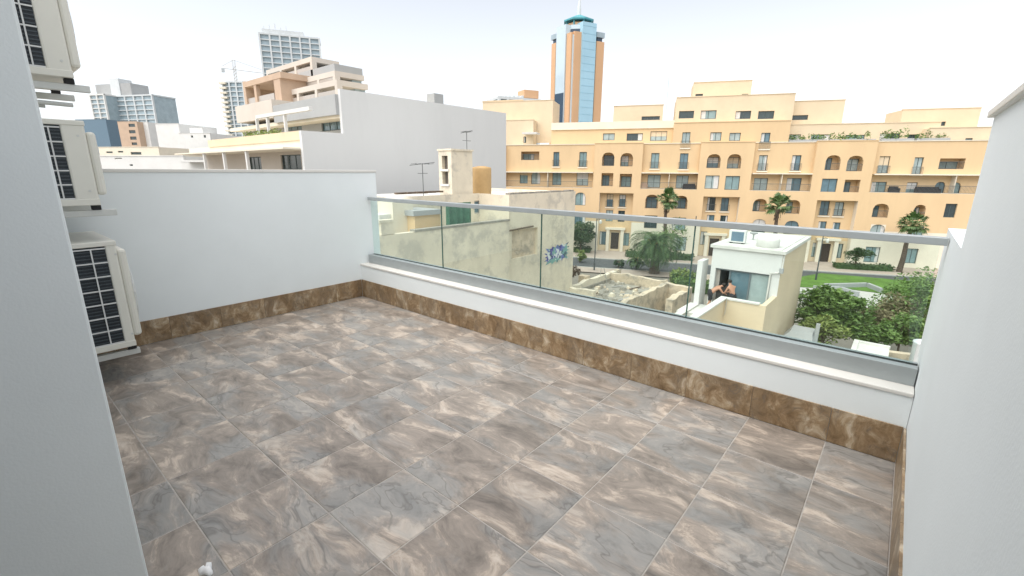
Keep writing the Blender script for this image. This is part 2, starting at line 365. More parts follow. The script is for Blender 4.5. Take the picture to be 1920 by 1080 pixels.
# ================================================================== BACKGROUND : ground
GZ = -11.2
def mm(name, col, **k): M[name] = mat(name, col, **k); return M[name]
mm('dusty_ground', (.22, .20, .17), rough=.95, var=.25, scale=.15)
mm('asphalt', (.075, .08, .085), rough=.9, var=.2, scale=.8)
mm('pavement', (.40, .33, .28), rough=.9, var=.1, scale=.6)
mm('kerb', (.42, .41, .38), rough=.9, var=.1)
mm('grass', (.085, .17, .025), rough=.95, var=.35, scale=.7)
mm('orange_render', (.66, .485, .285), rough=.85, var=.06, scale=.35, stain=(.5, .35, (.50, .36, .22), .56, .75), streak=True)
mm('cream_render', (.66, .545, .385), rough=.85, var=.06, scale=.4)
mm('pale_render', (.72, .66, .54), rough=.85, var=.07, scale=.4)
mm('old_plaster', (.70, .63, .50), rough=.95, var=.10, scale=.8, stain=(.75, .62, (.44, .41, .35), .50, .60), bump=.3, bscale=6)
mm('old_limestone', (.60, .50, .375), rough=.95, var=.2, scale=1.6, stain=(1.1, .8, (.32, .29, .24), .50, .60), bump=.4, bscale=5)
mm('rubble', (.30, .28, .24), rough=.95, var=.3, scale=2.5, bump=.5, bscale=4)
mm('party_wall', (.64, .65, .645), rough=.9, var=.04, scale=.15, stain=(.12, .3, (.52, .53, .53), .5, .65), streak=True)
mm('white_render', (.66, .66, .64), rough=.85, var=.05, scale=.5)
mm('roof_white', (.62, .61, .57), rough=.85, var=.12, scale=1.2)
mm('grey_render', (.36, .37, .37), rough=.85, var=.06, scale=.4)
mm('beige_render', (.56, .51, .45), rough=.85, var=.06, scale=.4)
mm('tan_render', (.50, .37, .27), rough=.85, var=.08, scale=.6)
mm('window_frame', (.06, .085, .085), rough=.5)
mm('door_wood', (.045, .03, .022), rough=.6)
mm('railing_metal', (.10, .11, .11), rough=.5)
mm('balcony_glass', (.42, .38, .34), rough=.15, var=.05)
mm('dark_inside', (.035, .035, .035), rough=.8)  # dark furniture, and painted shade inside openings
mm('awning', (.62, .62, .60), rough=.8)
PANES = [pane_mat('teal_curtain_pane', (.22, .32, .33)), pane_mat('pale_curtain_pane', (.34, .42, .42)), pane_mat('dark_pane', (.04, .06, .065)), pane_mat('blue_pane', (.12, .20, .24))]
gsz = 2500
tag(MB().quad((-gsz, -gsz, GZ-.02), (gsz, -gsz, GZ-.02), (gsz, gsz, GZ-.02), (-gsz, gsz, GZ-.02)).build('ground', M['dusty_ground']), kind='structure')
# facade line of the orange building
Pa, Pb = atZ(1145, 314, 75.1), atZ(1558, 314, 66.5)
FA = Fr(Pa, (Pb-Pa))
UL, UR = FA.uv(900, 314)[0], FA.uv(1950, 314)[0]
def strip(name, d0, d1, z, mt, u0=UL-60, u1=UR+60, kind='structure'):
    return tag(MB().quad(FA.P(u0, z, d1), FA.P(u1, z, d1), FA.P(u1, z, d0), FA.P(u0, z, d0)).build(name, mt), kind=kind)
strip('pavement', -1, 7.0, GZ+.12, M['pavement'])
MB_ = MB().fbox(FA, UL-60, UR+60, GZ-.1, GZ+.125, 7.0, 7.25); tag(MB_.build('kerb', M['kerb']), kind='structure')
strip('road', 7.25, 14.2, GZ, M['asphalt'])
MB_ = MB().fbox(FA, UL-60, UR+60, GZ-.1, GZ+.13, 14.2, 14.45); tag(MB_.build('kerb', M['kerb']), kind='structure')
strip('pavement', 14.45, 17.5, GZ+.11, M['pavement'])
def inrow(fr, cx, yt, yb, wp, d):
    ym = (yt+yb)/2
    return fr.uv(cx-wp/2, ym, d)[0], fr.uv(cx+wp/2, ym, d)[0], fr.uv(cx, yb, d)[1], fr.uv(cx, yt, d)[1]
def wallsheet(name, mats, parent, fr, u0, u1, z0, z1, d, ops, depth=.28, zsplit=None, ret=0):
    """wall skin with real openings, reveals and rounded heads; ops = (u0,u1,z0,z1,arched,depth)"""
    mb = MB(); P = fr.P
    us = sorted({u0, u1, *[x for o in ops for x in o[:2] if u0 < x < u1]}); zs = sorted({z0, z1, *[x for o in ops for x in o[2:4] if z0 < x < z1], *([zsplit] if zsplit and z0 < zsplit < z1 else [])})
    for zi in range(len(zs)-1):
        run = None; zc = (zs[zi]+zs[zi+1])/2; mb.cur = 1 if zsplit and zc < zsplit else 0
        for ui in range(len(us)):
            solid = ui < len(us)-1 and not any(o[0] < (us[ui]+us[ui+1])/2 < o[1] and o[2] < zc < o[3] for o in ops)
            if solid and run is None: run = us[ui]
            if not solid and run is not None:
                mb.quad(P(run, zs[zi], d), P(us[ui], zs[zi], d), P(us[ui], zs[zi+1], d), P(run, zs[zi+1], d)); run = None
    mb.cur = 0
    for a, b, c, e, arch, dp in ops:
        q = d-dp
        mb.cur = 1 if zsplit and (c+e)/2 < zsplit else 0
        mb.quad(P(a, c, d), P(a, e, d), P(a, e, q), P(a, c, q)); mb.quad(P(b, c, d), P(b, c, q), P(b, e, q), P(b, e, d))
        mb.quad(P(a, c, d), P(a, c, q), P(b, c, q), P(b, c, d))
        if arch:
            rise = min((e-c)*.36, (b-a)*.42); n = 10; cu = (a+b)/2; pts = []
            for k in range(n+1):
                x = -1+2*k/n; pts.append((cu+x*(b-a)/2, e-rise+rise*math.sqrt(max(0, 1-abs(x)**2.3))))
            for k in range(n):
                (ua, za), (ub, zb) = pts[k], pts[k+1]
                mb.quad(P(ua, za, d), P(ub, zb, d), P(ub, e, d), P(ua, e, d)); mb.quad(P(ua, za, d), P(ua, za, q), P(ub, zb, q), P(ub, zb, d))
        else: mb.quad(P(a, e, d), P(b, e, d), P(b, e, q), P(a, e, q))
    mb.cur = 0
    if ret:
        for u in (u0, u1): mb.quad(P(u, z0, d), P(u, z1, d), P(u, z1, d-ret), P(u, z0, d-ret))
        mb.quad(P(u0, z1, d), P(u1, z1, d), P(u1, z1, d-ret), P(u0, z1, d-ret))
        mb.fbox(fr, u0-.05, u1+.05, z1, z1+.09, d-.3, d+.07)
    return mb.build(name, mats, parent)
wrng = random.Random(77)
def window(parent, fr, a, b, c, e, d, pane=None, mull=1, fw=.07, name='window', frame=None):
    mb = MB(); f = d+.06
    mb.fbox(fr, a, a+fw, c, e, d, f); mb.fbox(fr, b-fw, b, c, e, d, f); mb.fbox(fr, a+fw, b-fw, e-fw, e, d, f); mb.fbox(fr, a+fw, b-fw, c, c+fw, d, f)
    for k in range(mull):
        m_ = a+(b-a)*(k+1)/(mull+1); mb.fbox(fr, m_-fw/2, m_+fw/2, c+fw, e-fw, d, f-.01)
    o = mb.build(name, frame or M['window_frame'], parent)
    pm = pane or PANES[random.choices([0, 1, 2, 3], [4, 4, 2, 3])[0]]
    MB().fbox(fr, a+.02, b-.02, c+.02, e-.02, d-.02, d+.02).build('pane', pm, o)
    if fr is FA and e-c > 1.2 and wrng.random() < .28: MB().fbox(fr, a+.05, b-.05, e-(e-c)*wrng.uniform(.25, .6), e-.05, d+.02, d+.05).build('roller_blind', M['awning' if wrng.random() < .6 else 'cream_render'], o)
    elif fr is FA and wrng.random() < .45:
        s_ = wrng.choice((0, 1)); w2 = (b-a)*wrng.uniform(.2, .38); MB().fbox(fr, a+.05 if s_ else b-.05-w2, a+.05+w2 if s_ else b-.05, c+.05, e-.05, d+.02, d+.035).build('curtain', M['awning'], o)
    return o
def rail(parent, fr, a, b, z, h, d, glassy=False, name='balcony_railing'):
    mb = MB(); mb.fbox(fr, a, b, z+h-.05, z+h, d-.03, d+.03); mb.fbox(fr, a, b, z+.05, z+.09, d-.015, d+.015)
    n = max(2, int((b-a)/.14))
    for k in range(n+1):
        u = a+(b-a)*k/n; mb.fbox(fr, u-.012, u+.012, z+.05, z+h, d-.012, d+.012)
    o = mb.build(name, M['railing_metal'], parent)
    return o
# ================================================================== ORANGE APARTMENT BUILDING
AB = thing('apartment_building', 'long orange rendered apartment block with arched loggias and cream rooftop rooms', 'building', FA.P(FA.uv(1360, 314)[0], GZ, 0))
DF = .8
def zat(px, py, d=0): return FA.uv(px, py, d)[1]
Z_B = sum(zat(x, y, DF) for x, y in ((1060, 349), (1250, 353.5), (1460, 359), (1690, 366)))/4       # balcony floor
Z_S = sum(zat(x, y, 0) for x, y in ((1060, 321), (1250, 322.5), (1460, 327), (1690, 333)))/4        # slab over balcony
Z_C = sum(zat(x, y, 0) for x, y in ((1060, 267), (1150, 267), (1600, 269), (1720, 272)))/4          # cornice
Z_T = sum(zat(x, y, 0) for x, y in ((1300, 228), (1450, 229)))/2                                    # top of the tall middle
ZSP = GZ+5.0
U = lambda px, d=0: FA.uv(px, 320, d)[0]
OC = [M['orange_render'], M['pale_render']]
def ops_of(ws, d):
    r = []
    for w_ in ws:
        cx, yt, yb, wp, k = w_[:5]
        a, b, c, e = inrow(FA, cx, yt, yb, wp, d)
        r.append((a, b, c, e, k in 'aA', 1.3 if k in 'ar' else .28))
    return r
def fill(ws, d, parent=AB):
    for w_, o in zip(ws, ops_of(ws, d)):
        a, b, c, e, arch, dp = o; k = w_[4]
        if k in 'ar':
            MB().fbox(FA, a-.3, b+.3, c-.05, e+.05, d-dp-.1, d-dp).build('loggia_back', M['orange_render'], parent)
            if random.random() < .5: window(parent, FA, a+.05, a+(b-a)*.62, c+.02, e-.35, d-dp+.01)
            else: window(parent, FA, a+.15, b-.15, c+.02, e-.4, d-dp+.01)
            rail(parent, FA, a+.02, b-.02, c, .95, d-.12)
        elif k == 'd':
            MB().fbox(FA, a, b, c, e, d-.25, d-.18).build('door', M['door_wood'], parent)
        else:
            window(parent, FA, a, b, c, e, d-.24, mull=1 if b-a < 2.4 else 2, pane=PANES[2] if k == 'k' else None)
            if k == 'f':
                rail(parent, FA, a-.12, b+.12, c-.02, 1.0, d+.14)
                MB().fbox(FA, a-.18, b+.18, c-.2, c-.03, d-.02, d+.16).build('sill', M['pale_render'], parent)
# lower three storeys, d = DF, with deep recesses under the bays
low = [(1088, 361, 385, 20, 'A'), (1087, 397, 421, 21, 'w'), (1222, 365, 391, 24, 'a'), (1277, 367, 392, 24, 'a'), (1220, 404, 428, 24, 'w'), (1273, 408, 432, 25, 'w'), (1274, 444, 470, 25, 'w'), (1220, 441, 467, 24, 'w'),
       (1425, 373, 397, 26, 'a'), (1487, 375, 401, 27, 'a'), (1423, 411, 436, 26, 'A'), (1484, 414, 439, 27, 'A'),
       (1651.5, 382, 408, 30, 'a'), (1724, 384, 411, 22, 'a'), (1782, 382, 408, 22, 'k'), (1645, 421, 448, 28, 'A'), (1720, 424, 450, 22, 'w'), (1635, 463, 492, 28, 'w'), (1709, 466, 494, 22, 'w'), (1041, 361, 384, 19, 'w'), (1000, 361, 384, 19, 'w')]
rec = [(1154.5, 362, 474, 63), (1351, 369, 488, 68), (1568.5, 376, 500, 77)]
lops = ops_of(low, DF)
rops = []
for cx, yt, yb, wp in rec:
    a = FA.uv(cx-wp/2, 390, DF)[0]; b = FA.uv(cx+wp/2, 390, DF)[0]; rops.append((a, b, GZ+.02, zat(cx, yt, DF), False, 1.15))
uL, uR = U(944, DF), U(1960, DF)
wallsheet('lower_wall', OC, AB, FA, uL, uR, GZ-.3, Z_B, DF, lops+rops, zsplit=ZSP)
fill(low, DF)
rw_ = [[(1143.5, 364, 388, 12, 'f'), (1167, 365, 388, 12, 'f'), (1142.5, 394, 415, 13, 'w'), (1165, 395, 416, 12.5, 'w'), (1152.5, 436, 467, 15, 'd'), (1130, 434, 459, 12, 'w'), (1173, 437, 461, 13, 'w')],
       [(1333.5, 370, 395, 15, 'f'), (1359, 371, 396, 14.5, 'f'), (1332, 403, 422, 14, 'w'), (1357, 404, 424, 14, 'w'), (1338, 447, 484, 18, 'd'), (1319, 434, 459, 12, 'w'), (1362, 447, 474, 13, 'w')],
       [(1546, 377, 404, 17, 'f'), (1573, 379, 405, 17, 'f'), (1541.5, 415, 434, 15, 'w'), (1568, 417, 436, 14, 'w'), (1547, 457, 494, 17, 'd'), (1527.5, 455, 482, 10, 'w'), (1573, 457, 484, 13, 'w')]]
for ro, ws in zip(rops, rw_):
    dd = DF-1.15
    wallsheet('recess_wall', [M['orange_render'], M['cream_render']], AB, FA, ro[0]-.05, ro[1]+.05, GZ-.3, ro[3]+.05, dd, ops_of(ws, dd), zsplit=GZ+3.3)
    fill(ws, dd)
    a, b, c, e = inrow(FA, *ws[4][:4], dd)
    pm = MB().fbox(FA, a-.75, a-.25, GZ, e+.5, dd, dd+.5).fbox(FA, b+.25, b+.75, GZ, e+.5, dd, dd+.5).fbox(FA, a-.95, b+.95, e+.5, e+.85, dd, dd+.6)
    pm.build('entrance_porch', M['pale_render'], AB)
# bays
bays = [(1113, 1203, [(1140.5, 286, 311, 23, 'a'), (1175, 287, 312, 23.5, 'a'), (1138.5, 324.5, 349, 22, 'r'), (1173, 326, 351, 22.5, 'r')]),
        (1310, 1410, [(1338.5, 289, 315, 25.5, 'a'), (1377, 289, 316, 26, 'a'), (1335, 329, 354, 26, 'w'), (1373, 330, 356, 27, 'w')]),
        (1525, 1637, [(1562, 291, 319, 28, 'a'), (1603.5, 292, 321, 30, 'a'), (1554.5, 335, 361, 29, 'w'), (1597, 337, 363, 29, 'r')])]
for xa, xb_, ws in bays:
    wallsheet('bay_wall', M['orange_render'], AB, FA, U(xa, DF), U(xb_, DF), Z_B, Z_C+.1, DF, ops_of(ws, DF), ret=1.4); fill(ws, DF)
# stretches between the bays : wall above the balcony, recessed balcony wall, slab, railing
stret = [(948, 1113, [(1043, 285, 312, 11, 'f'), (1093, 285, 313, 14, 'f'), (994, 284, 300, 34, 'r')], [(982, 322, 344, 15, 'A'), (1004.5, 322, 345, 17, 'A'), (1044, 323, 347, 17, 'w'), (1092, 324, 348, 22, 'w')]),
         (1203, 1310, [(1228, 287, 316, 15, 'f'), (1282, 287.5, 317, 15.5, 'f')], [(1226, 328, 352, 24, 'w'), (1279, 329, 353, 23, 'w')]),
         (1410, 1525, [(1430, 291, 320, 16, 'f'), (1492.5, 291, 320, 17, 'f')], [(1426, 334, 358, 26, 'w'), (1488, 334, 360, 27.5, 'w')]),
         (1637, 1960, [(1657, 293, 325, 20, 'f'), (1721, 295, 327, 17, 'f'), (1785, 297, 317, 48, 'r'), (1880, 300, 330, 20, 'f')], [(1647, 341, 365, 28, 'w'), (1709, 342, 367, 20, 'w'), (1761.5, 341, 368, 19, 'A'), (1790, 342, 369, 21, 'A')])]
for xa, xb_, wa, wb in stret:
    ua, ub = U(xa), U(xb_)
    wallsheet('wall', M['orange_render'], AB, FA, ua-.3, ub+.3, Z_S, Z_C, 0, ops_of(wa, 0)); fill(wa, 0)
    wallsheet('balcony_wall', M['orange_render'], AB, FA, ua-.3, ub+.3, Z_B, Z_S, -.5, ops_of(wb, -.5)); fill(wb, -.5)
    MB().fbox(FA, ua, ub, Z_S-.03, Z_S+.12, -.55, .75).build('balcony_slab', M['pale_render'], AB)
    MB().fbox(FA, ua-.3, ub+.3, Z_B-.25, Z_B+.02, -.55, DF-.01).build('balcony_floor', M['pale_render'], AB)
    MB().fbox(FA, ua-.3, ub+.3, Z_C, Z_C+.1, -.3, .1).build('cornice', M['pale_render'], AB)
    rail(AB, FA, ua+.1, ub-.1, Z_B+.02, 1.0, DF-.1)
    gp = MB().fbox(FA, (ua+ub)/2-.04, (ua+ub)/2+.04, Z_B, Z_S, -.5, .6); gp.build('balcony_divider', M['pale_render'], AB)
# upper parts
up1 = [(1141.5, 250, 263, 22, 'w'), (1190, 250, 264, 30, 'w'), (1235, 246, 264, 31, 'w')]
wallsheet('setback_wall', M['orange_render'], AB, FA, U(1032, -2.5), U(1262, -2.5), Z_C-.3, zat(1150, 242, -2.5), -2.5, ops_of(up1, -2.5)); fill(up1, -2.5)
MB().fbox(FA, U(1032, -2.5), U(1262, -2.5), zat(1150, 242, -2.5), zat(1150, 228, -2.5), -2.9, -2.3).build('roof_parapet', M['pale_render'], AB)
up2 = [(1286, 248, 277, 15, 'f'), (1342, 248, 264, 21, 'w'), (1378, 249, 264, 21, 'w'), (1434.5, 249, 279, 17, 'f')]
wallsheet('upper_wall', M['orange_render'], AB, FA, U(1257), U(1470), Z_C, Z_T, 0, ops_of(up2, 0), ret=3.5); fill(up2, 0)
pen = [(1287, 208, 222, 28, 'k'), (1328.5, 207, 223, 29, 'w'), (1393.5, 208, 223, 29, 'k'), (1436.5, 208, 223, 30, 'k')]
zp = zat(1360, 180, -2)
wallsheet('penthouse_wall', M['cream_render'], AB, FA, U(1257, -2), U(1471, -2), Z_T-.2, zp, -2, ops_of(pen, -2), ret=8); fill(pen, -2)
up3 = [(1488, 252, 266, 26, 'w'), (1539, 252, 266, 37, 'w'), (1603, 253, 267, 36, 'w'), (1668, 250, 267, 38, 'k'), (1712, 252, 267, 22, 'k')]
zt3 = zat(1600, 232, -2.5)
wallsheet('setback_wall', M['cream_render'], AB, FA, U(1465, -2.5), U(1745, -2.5), Z_C-.4, zt3, -2.5, ops_of(up3, -2.5), ret=3); fill(up3, -2.5)
def roombox(name, xl, xr, yt, yb, d, back, mt='cream_render', slot=None):
    ym = (yt+yb)/2; a, b = FA.uv(xl, ym, d)[0], FA.uv(xr, ym, d)[0]; z1, z0 = zat((xl+xr)/2, yt, d), zat((xl+xr)/2, yb, d)
    ops = ops_of(slot, d) if slot else []
    o = wallsheet(name, M[mt], AB, FA, a, b, z0-.6, z1, d, ops, ret=back)
    if slot: fill(slot, d)
roombox('roof_room', 1300, 1409, 153, 180, -5, 5, slot=[(1311, 176, 180, 14, 'k'), (1397, 176, 180, 12, 'k')])
roombox('roof_room', 1474, 1582, 189, 230, -4, 5, slot=[(1495, 216, 225, 40, 'k')])
roombox('roof_room', 1150, 1243, 198, 232, -5, 5, slot=[(1220, 218, 225, 34, 'k')])
roombox('roof_room', 1690, 1836, 204, 240, -4.5, 5, slot=[(1765, 228, 236, 16, 'k')])
roombox('corner_wing', 1742, 1900, 239, 274, -.6, 5, slot=[(1816, 259, 273, 14, 'w')])
# stepped left wing
roombox('stepped_wing', 905, 1036, 190, 262, -6, 6, 'cream_render', slot=[(992, 230, 235, 10, 'k')])
roombox('stepped_wing', 905, 1000, 226, 268, -3.4, 2.4, 'cream_render', slot=[(984, 256, 268, 5, 'k')])
roombox('stepped_wing', 905, 980, 189, 230, -8.5, 4, 'cream_render')
MB().fbox(FA, U(975), U(1002), zat(985, 251, -1), zat(985, 248, -1), -3.4, -1).build('awning', M['awning'], AB)
# roofs and body behind the skins
MB().fbox(FA, uL+.1, uR-.1, Z_C-.5, Z_C-.2, -12, -.05).build('roof_slab', M['pale_render'], AB)
MB().fbox(FA, uL+.1, uR-.1, GZ, Z_C-.5, -12, -2.2).build('body', M['cream_render'], AB)
MB().fbox(FA, U(1032, -2.5), U(1744, -2.5), Z_C-.2, min(zt3, zat(1150, 228, -2.5))-.3, -11.5, -3.6).build('upper_body', M['cream_render'], AB)
MB().fbox(FA, U(1260), U(1468), Z_C-.2, Z_T-.25, -11, -.6).build('upper_body', M['cream_render'], AB)
# side return on the left
MB().fbox(FA, uL, uL+.25, GZ, Z_C, -11.9, DF-.02).build('side_wall', M['orange_render'], AB)
# planters along the upper terrace
def leafmat(name, c0, c1, rough=.55):
    mt = bpy.data.materials.new(name); mt.use_nodes = True; t = mt.node_tree; b = t.nodes['Principled BSDF']; L = t.links.new
    ge = N(t, 'ShaderNodeNewGeometry'); n1 = N(t, 'ShaderNodeTexNoise'); n1.inputs['Scale'].default_value = 1.6; L(ge.outputs['Position'], n1.inputs['Vector'])
    av = N(t, 'ShaderNodeMath', operation='MULTIPLY_ADD'); av.inputs[1].default_value = .6; L(ge.outputs['Random Per Island'], av.inputs[0])
    sb = N(t, 'ShaderNodeMath', operation='MULTIPLY_ADD'); sb.inputs[1].default_value = 1.2; sb.inputs[2].default_value = -.4; L(n1.outputs[0], sb.inputs[0]); L(sb.outputs[0], av.inputs[2])
    mx = N(t, 'ShaderNodeMix', data_type='RGBA'); mx.inputs[6].default_value = c0+(1,); mx.inputs[7].default_value = c1+(1,); L(av.outputs[0], mx.inputs[0]); L(mx.outputs[2], b.inputs['Base Color'])
    b.inputs['Roughness'].default_value = rough; b.inputs['Transmission Weight'].default_value = 0
    M[name] = mt
leafmat('leaf_dark', (.02, .045, .014), (.065, .12, .035)); leafmat('leaf_mid', (.045, .095, .02), (.17, .27, .06)); leafmat('leaf_light', (.09, .15, .03), (.27, .32, .085))
leafmat('leaf_dry', (.08, .07, .035), (.26, .23, .12), .8); leafmat('leaf_palm', (.025, .06, .018), (.10, .18, .05), .45)
mm('bark', (.14, .105, .075), rough=.95, var=.35, scale=4, bump=.6, bscale=12)
mm('palm_bark', (.10, .075, .055), rough=.95, var=.4, scale=6, bump=.8, bscale=14)
def leaves(mb, c, rad, n, size, rng, flat=1.0, shell=.0):
    c = Vector(c)
    for _ in range(n):
        while True:
            p = Vector((rng.uniform(-1, 1), rng.uniform(-1, 1), rng.uniform(-1, 1)))
            if shell*shell < p.length_squared < 1: break
        q = c + Vector((p.x*rad[0], p.y*rad[1], p.z*rad[2]))
        a = Vector((rng.gauss(0, 1), rng.gauss(0, 1), rng.gauss(0, .6)*flat)).normalized(); b = a.cross(Vector((rng.gauss(0, 1), rng.gauss(0, 1), rng.gauss(0, 1)))).normalized()
        s = size*rng.uniform(.6, 1.3); a *= s; b *= s*.45
        mb.add([q-a, q+b*.9, q+a, q-b*.9], [(0, 1, 2, 3)])
rng = random.Random(3)
for k, (xl, xr, lab) in enumerate([(1470, 1540, 'row of potted shrubs along the left end of the upper orange terrace'), (1545, 1630, 'row of potted shrubs in the middle of the upper orange terrace'), (1640, 1700, 'bushy potted shrubs beside the dark awning on the upper terrace'), (1705, 1766, 'low potted shrubs by the cream corner wing on the upper terrace')]):
    a, b = U(xl, -.7), U(xr, -.7)
    t = thing('planter_row', lab, 'planter', FA.P((a+b)/2, Z_C, -.7), 'planters on the upper terrace')
    MB().fbox(FA, a, b, Z_C-.2, Z_C+.42, -1.0, -.4).build('trough', M['grey_render'], t)
    lv = MB(); u = a+.3
    while u < b-.2:
        h = rng.uniform(.3, .75)*(1.7 if k == 2 else 1); leaves(lv, FA.P(u, Z_C+.5+h*.4, -.7), (.45, .45, h), 60, .16, rng); u += rng.uniform(.5, 1.1)
    lv.build('shrub', M['leaf_mid'], t)
# roof aerial
mb = MB(); p0 = FA.P(U(1240, -5), zat(1240, 198, -5), -6); mb.tube([p0-Vector((0, 0, 1)), p0+Vector((0, 0, 4.2))], .02, 5)
tag(mb.build('aerial_mast', M['railing_metal'], None), 'thin aerial mast rising from a rooftop room of the orange block', 'mast')

# balcony furniture and wall units
def sofa(label, px, name='outdoor_sofa', w=1.7, mt='dark_inside'):
    u = U(px, .2); t = thing(name, label, 'sofa', FA.P(u, Z_B+.02, .2), 'balcony furniture')
    MB().fbox(FA, u-w/2, u+w/2, Z_B+.02, Z_B+.42, -.2, .45).build('seat', M[mt], t); MB().fbox(FA, u-w/2, u+w/2, Z_B+.42, Z_B+.85, -.2, 0).build('backrest', M[mt], t)
    for s_ in (-1, 1): MB().fbox(FA, u+s_*w/2-.08, u+s_*w/2+.08, Z_B+.02, Z_B+.62, -.2, .45).build('armrest', M[mt], t)
sofa('dark outdoor sofa on the balcony left of the middle bay', 1295); sofa('dark outdoor sofa on the balcony by the two blue arched windows', 1748, w=2.6); sofa('small brown armchair at the left end of the second balcony', 1210, 'outdoor_armchair', .9, 'tan_render'); sofa('dark armchair on the balcony right of the right bay', 1684, 'outdoor_armchair', 1.0)
mm('room_shade', (.13, .115, .10), rough=.9)  # dark colour painted for the shade inside the roof room
# ================================================================== FAR BUILDINGS
mm('tower_orange', (.60, .37, .21), rough=.7, var=.04, scale=.1)
M['tower_glass'] = mat('blue_mirror_glass', (.32, .53, .65), .10, .06, .08, spec=1.0)
M['tower_pale'] = mat('pale_mirror_glass', (.50, .60, .66), .08, .05, .08, spec=1.0)
M['tower_dark'] = mat('dark_mirror_glass', (.05, .08, .12), .12, .1, .1)
M['tower_band'] = mat('glass_spandrel', (.27, .47, .58), .15, .05, .1)
mm('teal_metal', (.07, .30, .34), rough=.5)
mm('concrete_hazed', (.58, .61, .62), rough=.85, var=.06, scale=.2)  # concrete lightened in colour to stand in for distance haze
mm('hazed_blue_glass', (.32, .40, .44), rough=.2, var=.15, scale=.3)  # glass colour lightened as painted distance haze
mm('blue_clad', (.12, .19, .25), rough=.6)
def qbox(parent, name, mt, fr, xl, xr, yt, yb, d0, d1, bevel=0):
    """box whose front face on plane d1 covers the given picture rows and columns"""
    ym, xm = (yt+yb)/2, (xl+xr)/2
    return MB().fbox(fr, fr.uv(xl, ym, d1)[0], fr.uv(xr, ym, d1)[0], fr.uv(xm, yb, d1)[1], fr.uv(xm, yt, d1)[1], d0, d1).build(name, mt, parent, bevel=bevel)
# --- glass tower with orange piers, turned so that a corner faces us
ZT_ = 262
cp = atZ(1069, 200, ZT_)
def towerpt(px, Z=ZT_): p = atZ(px, 200, Z); return Vector((p.x, p.y, 0))
TW = thing('glass_tower', 'tall blue mirror glass tower with orange piers and teal roof canopy', 'tower', (cp.x, cp.y, GZ))
ca = math.cos(.62); 
FR_R = Fr(cp, (_r0*math.cos(R(28)) + _f0*math.sin(R(28))))      # right face recedes to the right
FR_L = Fr(cp, (-_r0*math.cos(R(56)) + _f0*math.sin(R(56))))     # left face recedes to the left
def tz(py, px=1080): return atZ(px, py, ZT_).z
zt_pier, zt_mid, zt_top = tz(70), tz(40), tz(60)
def face(fr, segs):
    for xl, xr, mt, ztop, d, nm in segs:
        a = fr.uv(xl, 200)[0]; b = fr.uv(xr, 200)[0]
        MB().fbox(fr, min(a, b), max(a, b), GZ, ztop, -6, d).build(nm, M[mt], TW)
face(FR_R, [(1069.5, 1072, 'tower_pale', zt_top-1, .0, 'glass_strip'), (1072, 1084, 'tower_orange', tz(58), .6, 'pier'), (1084, 1109, 'tower_glass', tz(38), 1.4, 'glass_bay'), (1109, 1112, 'tower_pale', zt_pier, .0, 'glass_strip'), (1112, 1126, 'tower_orange', zt_pier, .6, 'pier')])
face(FR_L, [(1060, 1068.5, 'tower_orange', tz(60), .6, 'pier'), (1043, 1059.5, 'tower_pale', tz(42), 1.2, 'glass_bay'), (1040.5, 1043, 'tower_pale', zt_pier, 0, 'glass_strip'), (1033, 1040.5, 'tower_orange', zt_pier, .6, 'pier')])
a, b = FR_L.uv(1043, 200)[0], FR_L.uv(1059, 200)[0]
MB().fbox(FR_L, min(a, b), max(a, b), GZ, tz(172), 1.2, 1.35).build('dark_glass_bay', M['tower_dark'], TW)
# floor lines on the glass bays
a, b = FR_R.uv(1084, 200)[0], FR_R.uv(1109, 200)[0]; lm = MB(); z = GZ+3
while z < tz(40): lm.fbox(FR_R, a, b, z, z+.25, 1.4, 1.46); z += 3.6
lm.build('floor_bands', M['tower_band'], TW)
ctr = FR_R.P(abs(FR_R.uv(1126, 200)[0])/2, 0, -10)
cc = cp + (FR_R.P(FR_R.uv(1126, 200)[0], 0)-FR_R.P(0, 0))*.5 + (FR_L.P(FR_L.uv(1033, 200)[0], 0)-FR_L.P(0, 0))*.5
cc.z = 0
MB().prism([cc+Vector((math.cos(k*math.pi/4+.2)*8, math.sin(k*math.pi/4+.2)*8, 0)) for k in range(8)], GZ, tz(48)).build('core', M['tower_orange'], TW)
MB().prism([cc+Vector((math.cos(k*math.pi/4+.2)*6.5, math.sin(k*math.pi/4+.2)*6.5, 0)) for k in range(8)], tz(48), tz(34)).build('drum', M['tower_orange'], TW)
MB().prism([cc+Vector((math.cos(k*math.pi/4+.2)*9, math.sin(k*math.pi/4+.2)*9, 0)) for k in range(8)], tz(56), tz(50)).build('gallery', M['tower_dark'], TW)
MB().prism([cc+Vector((math.cos(k*math.pi/4+.2)*9, math.sin(k*math.pi/4+.2)*9, 0)) for k in range(8)], tz(50), tz(42)).build('gallery_glazing', M['tower_pale'], TW)
rm = MB(); n = 8
ring = [cc+Vector((math.cos(k*math.pi/4+.2)*8.4, math.sin(k*math.pi/4+.2)*8.4, tz(27))) for k in range(8)]; rin = [Vector((cc.x+(p.x-cc.x)*.25, cc.y+(p.y-cc.y)*.25, tz(16))) for p in ring]; rbo = [p-Vector((0, 0, .7)) for p in ring]
rm.add(ring+rin+rbo, [(k, (k+1) % 8, 8+(k+1) % 8, 8+k) for k in range(8)]+[(16+k, k, (k+1) % 8, 16+(k+1) % 8) for k in range(8)]+[tuple(range(23, 15, -1)), tuple(range(8, 16))])
rm.build('roof_canopy', M['teal_metal'], TW)
pm = MB()
for k in range(8): p = ring[k]; q = Vector((cc.x+(p.x-cc.x)*.8, cc.y+(p.y-cc.y)*.8, 0)); pm.tube([(q.x, q.y, tz(44)), (q.x, q.y, tz(26))], .4, 6)
pm.build('canopy_posts', M['teal_metal'], TW)
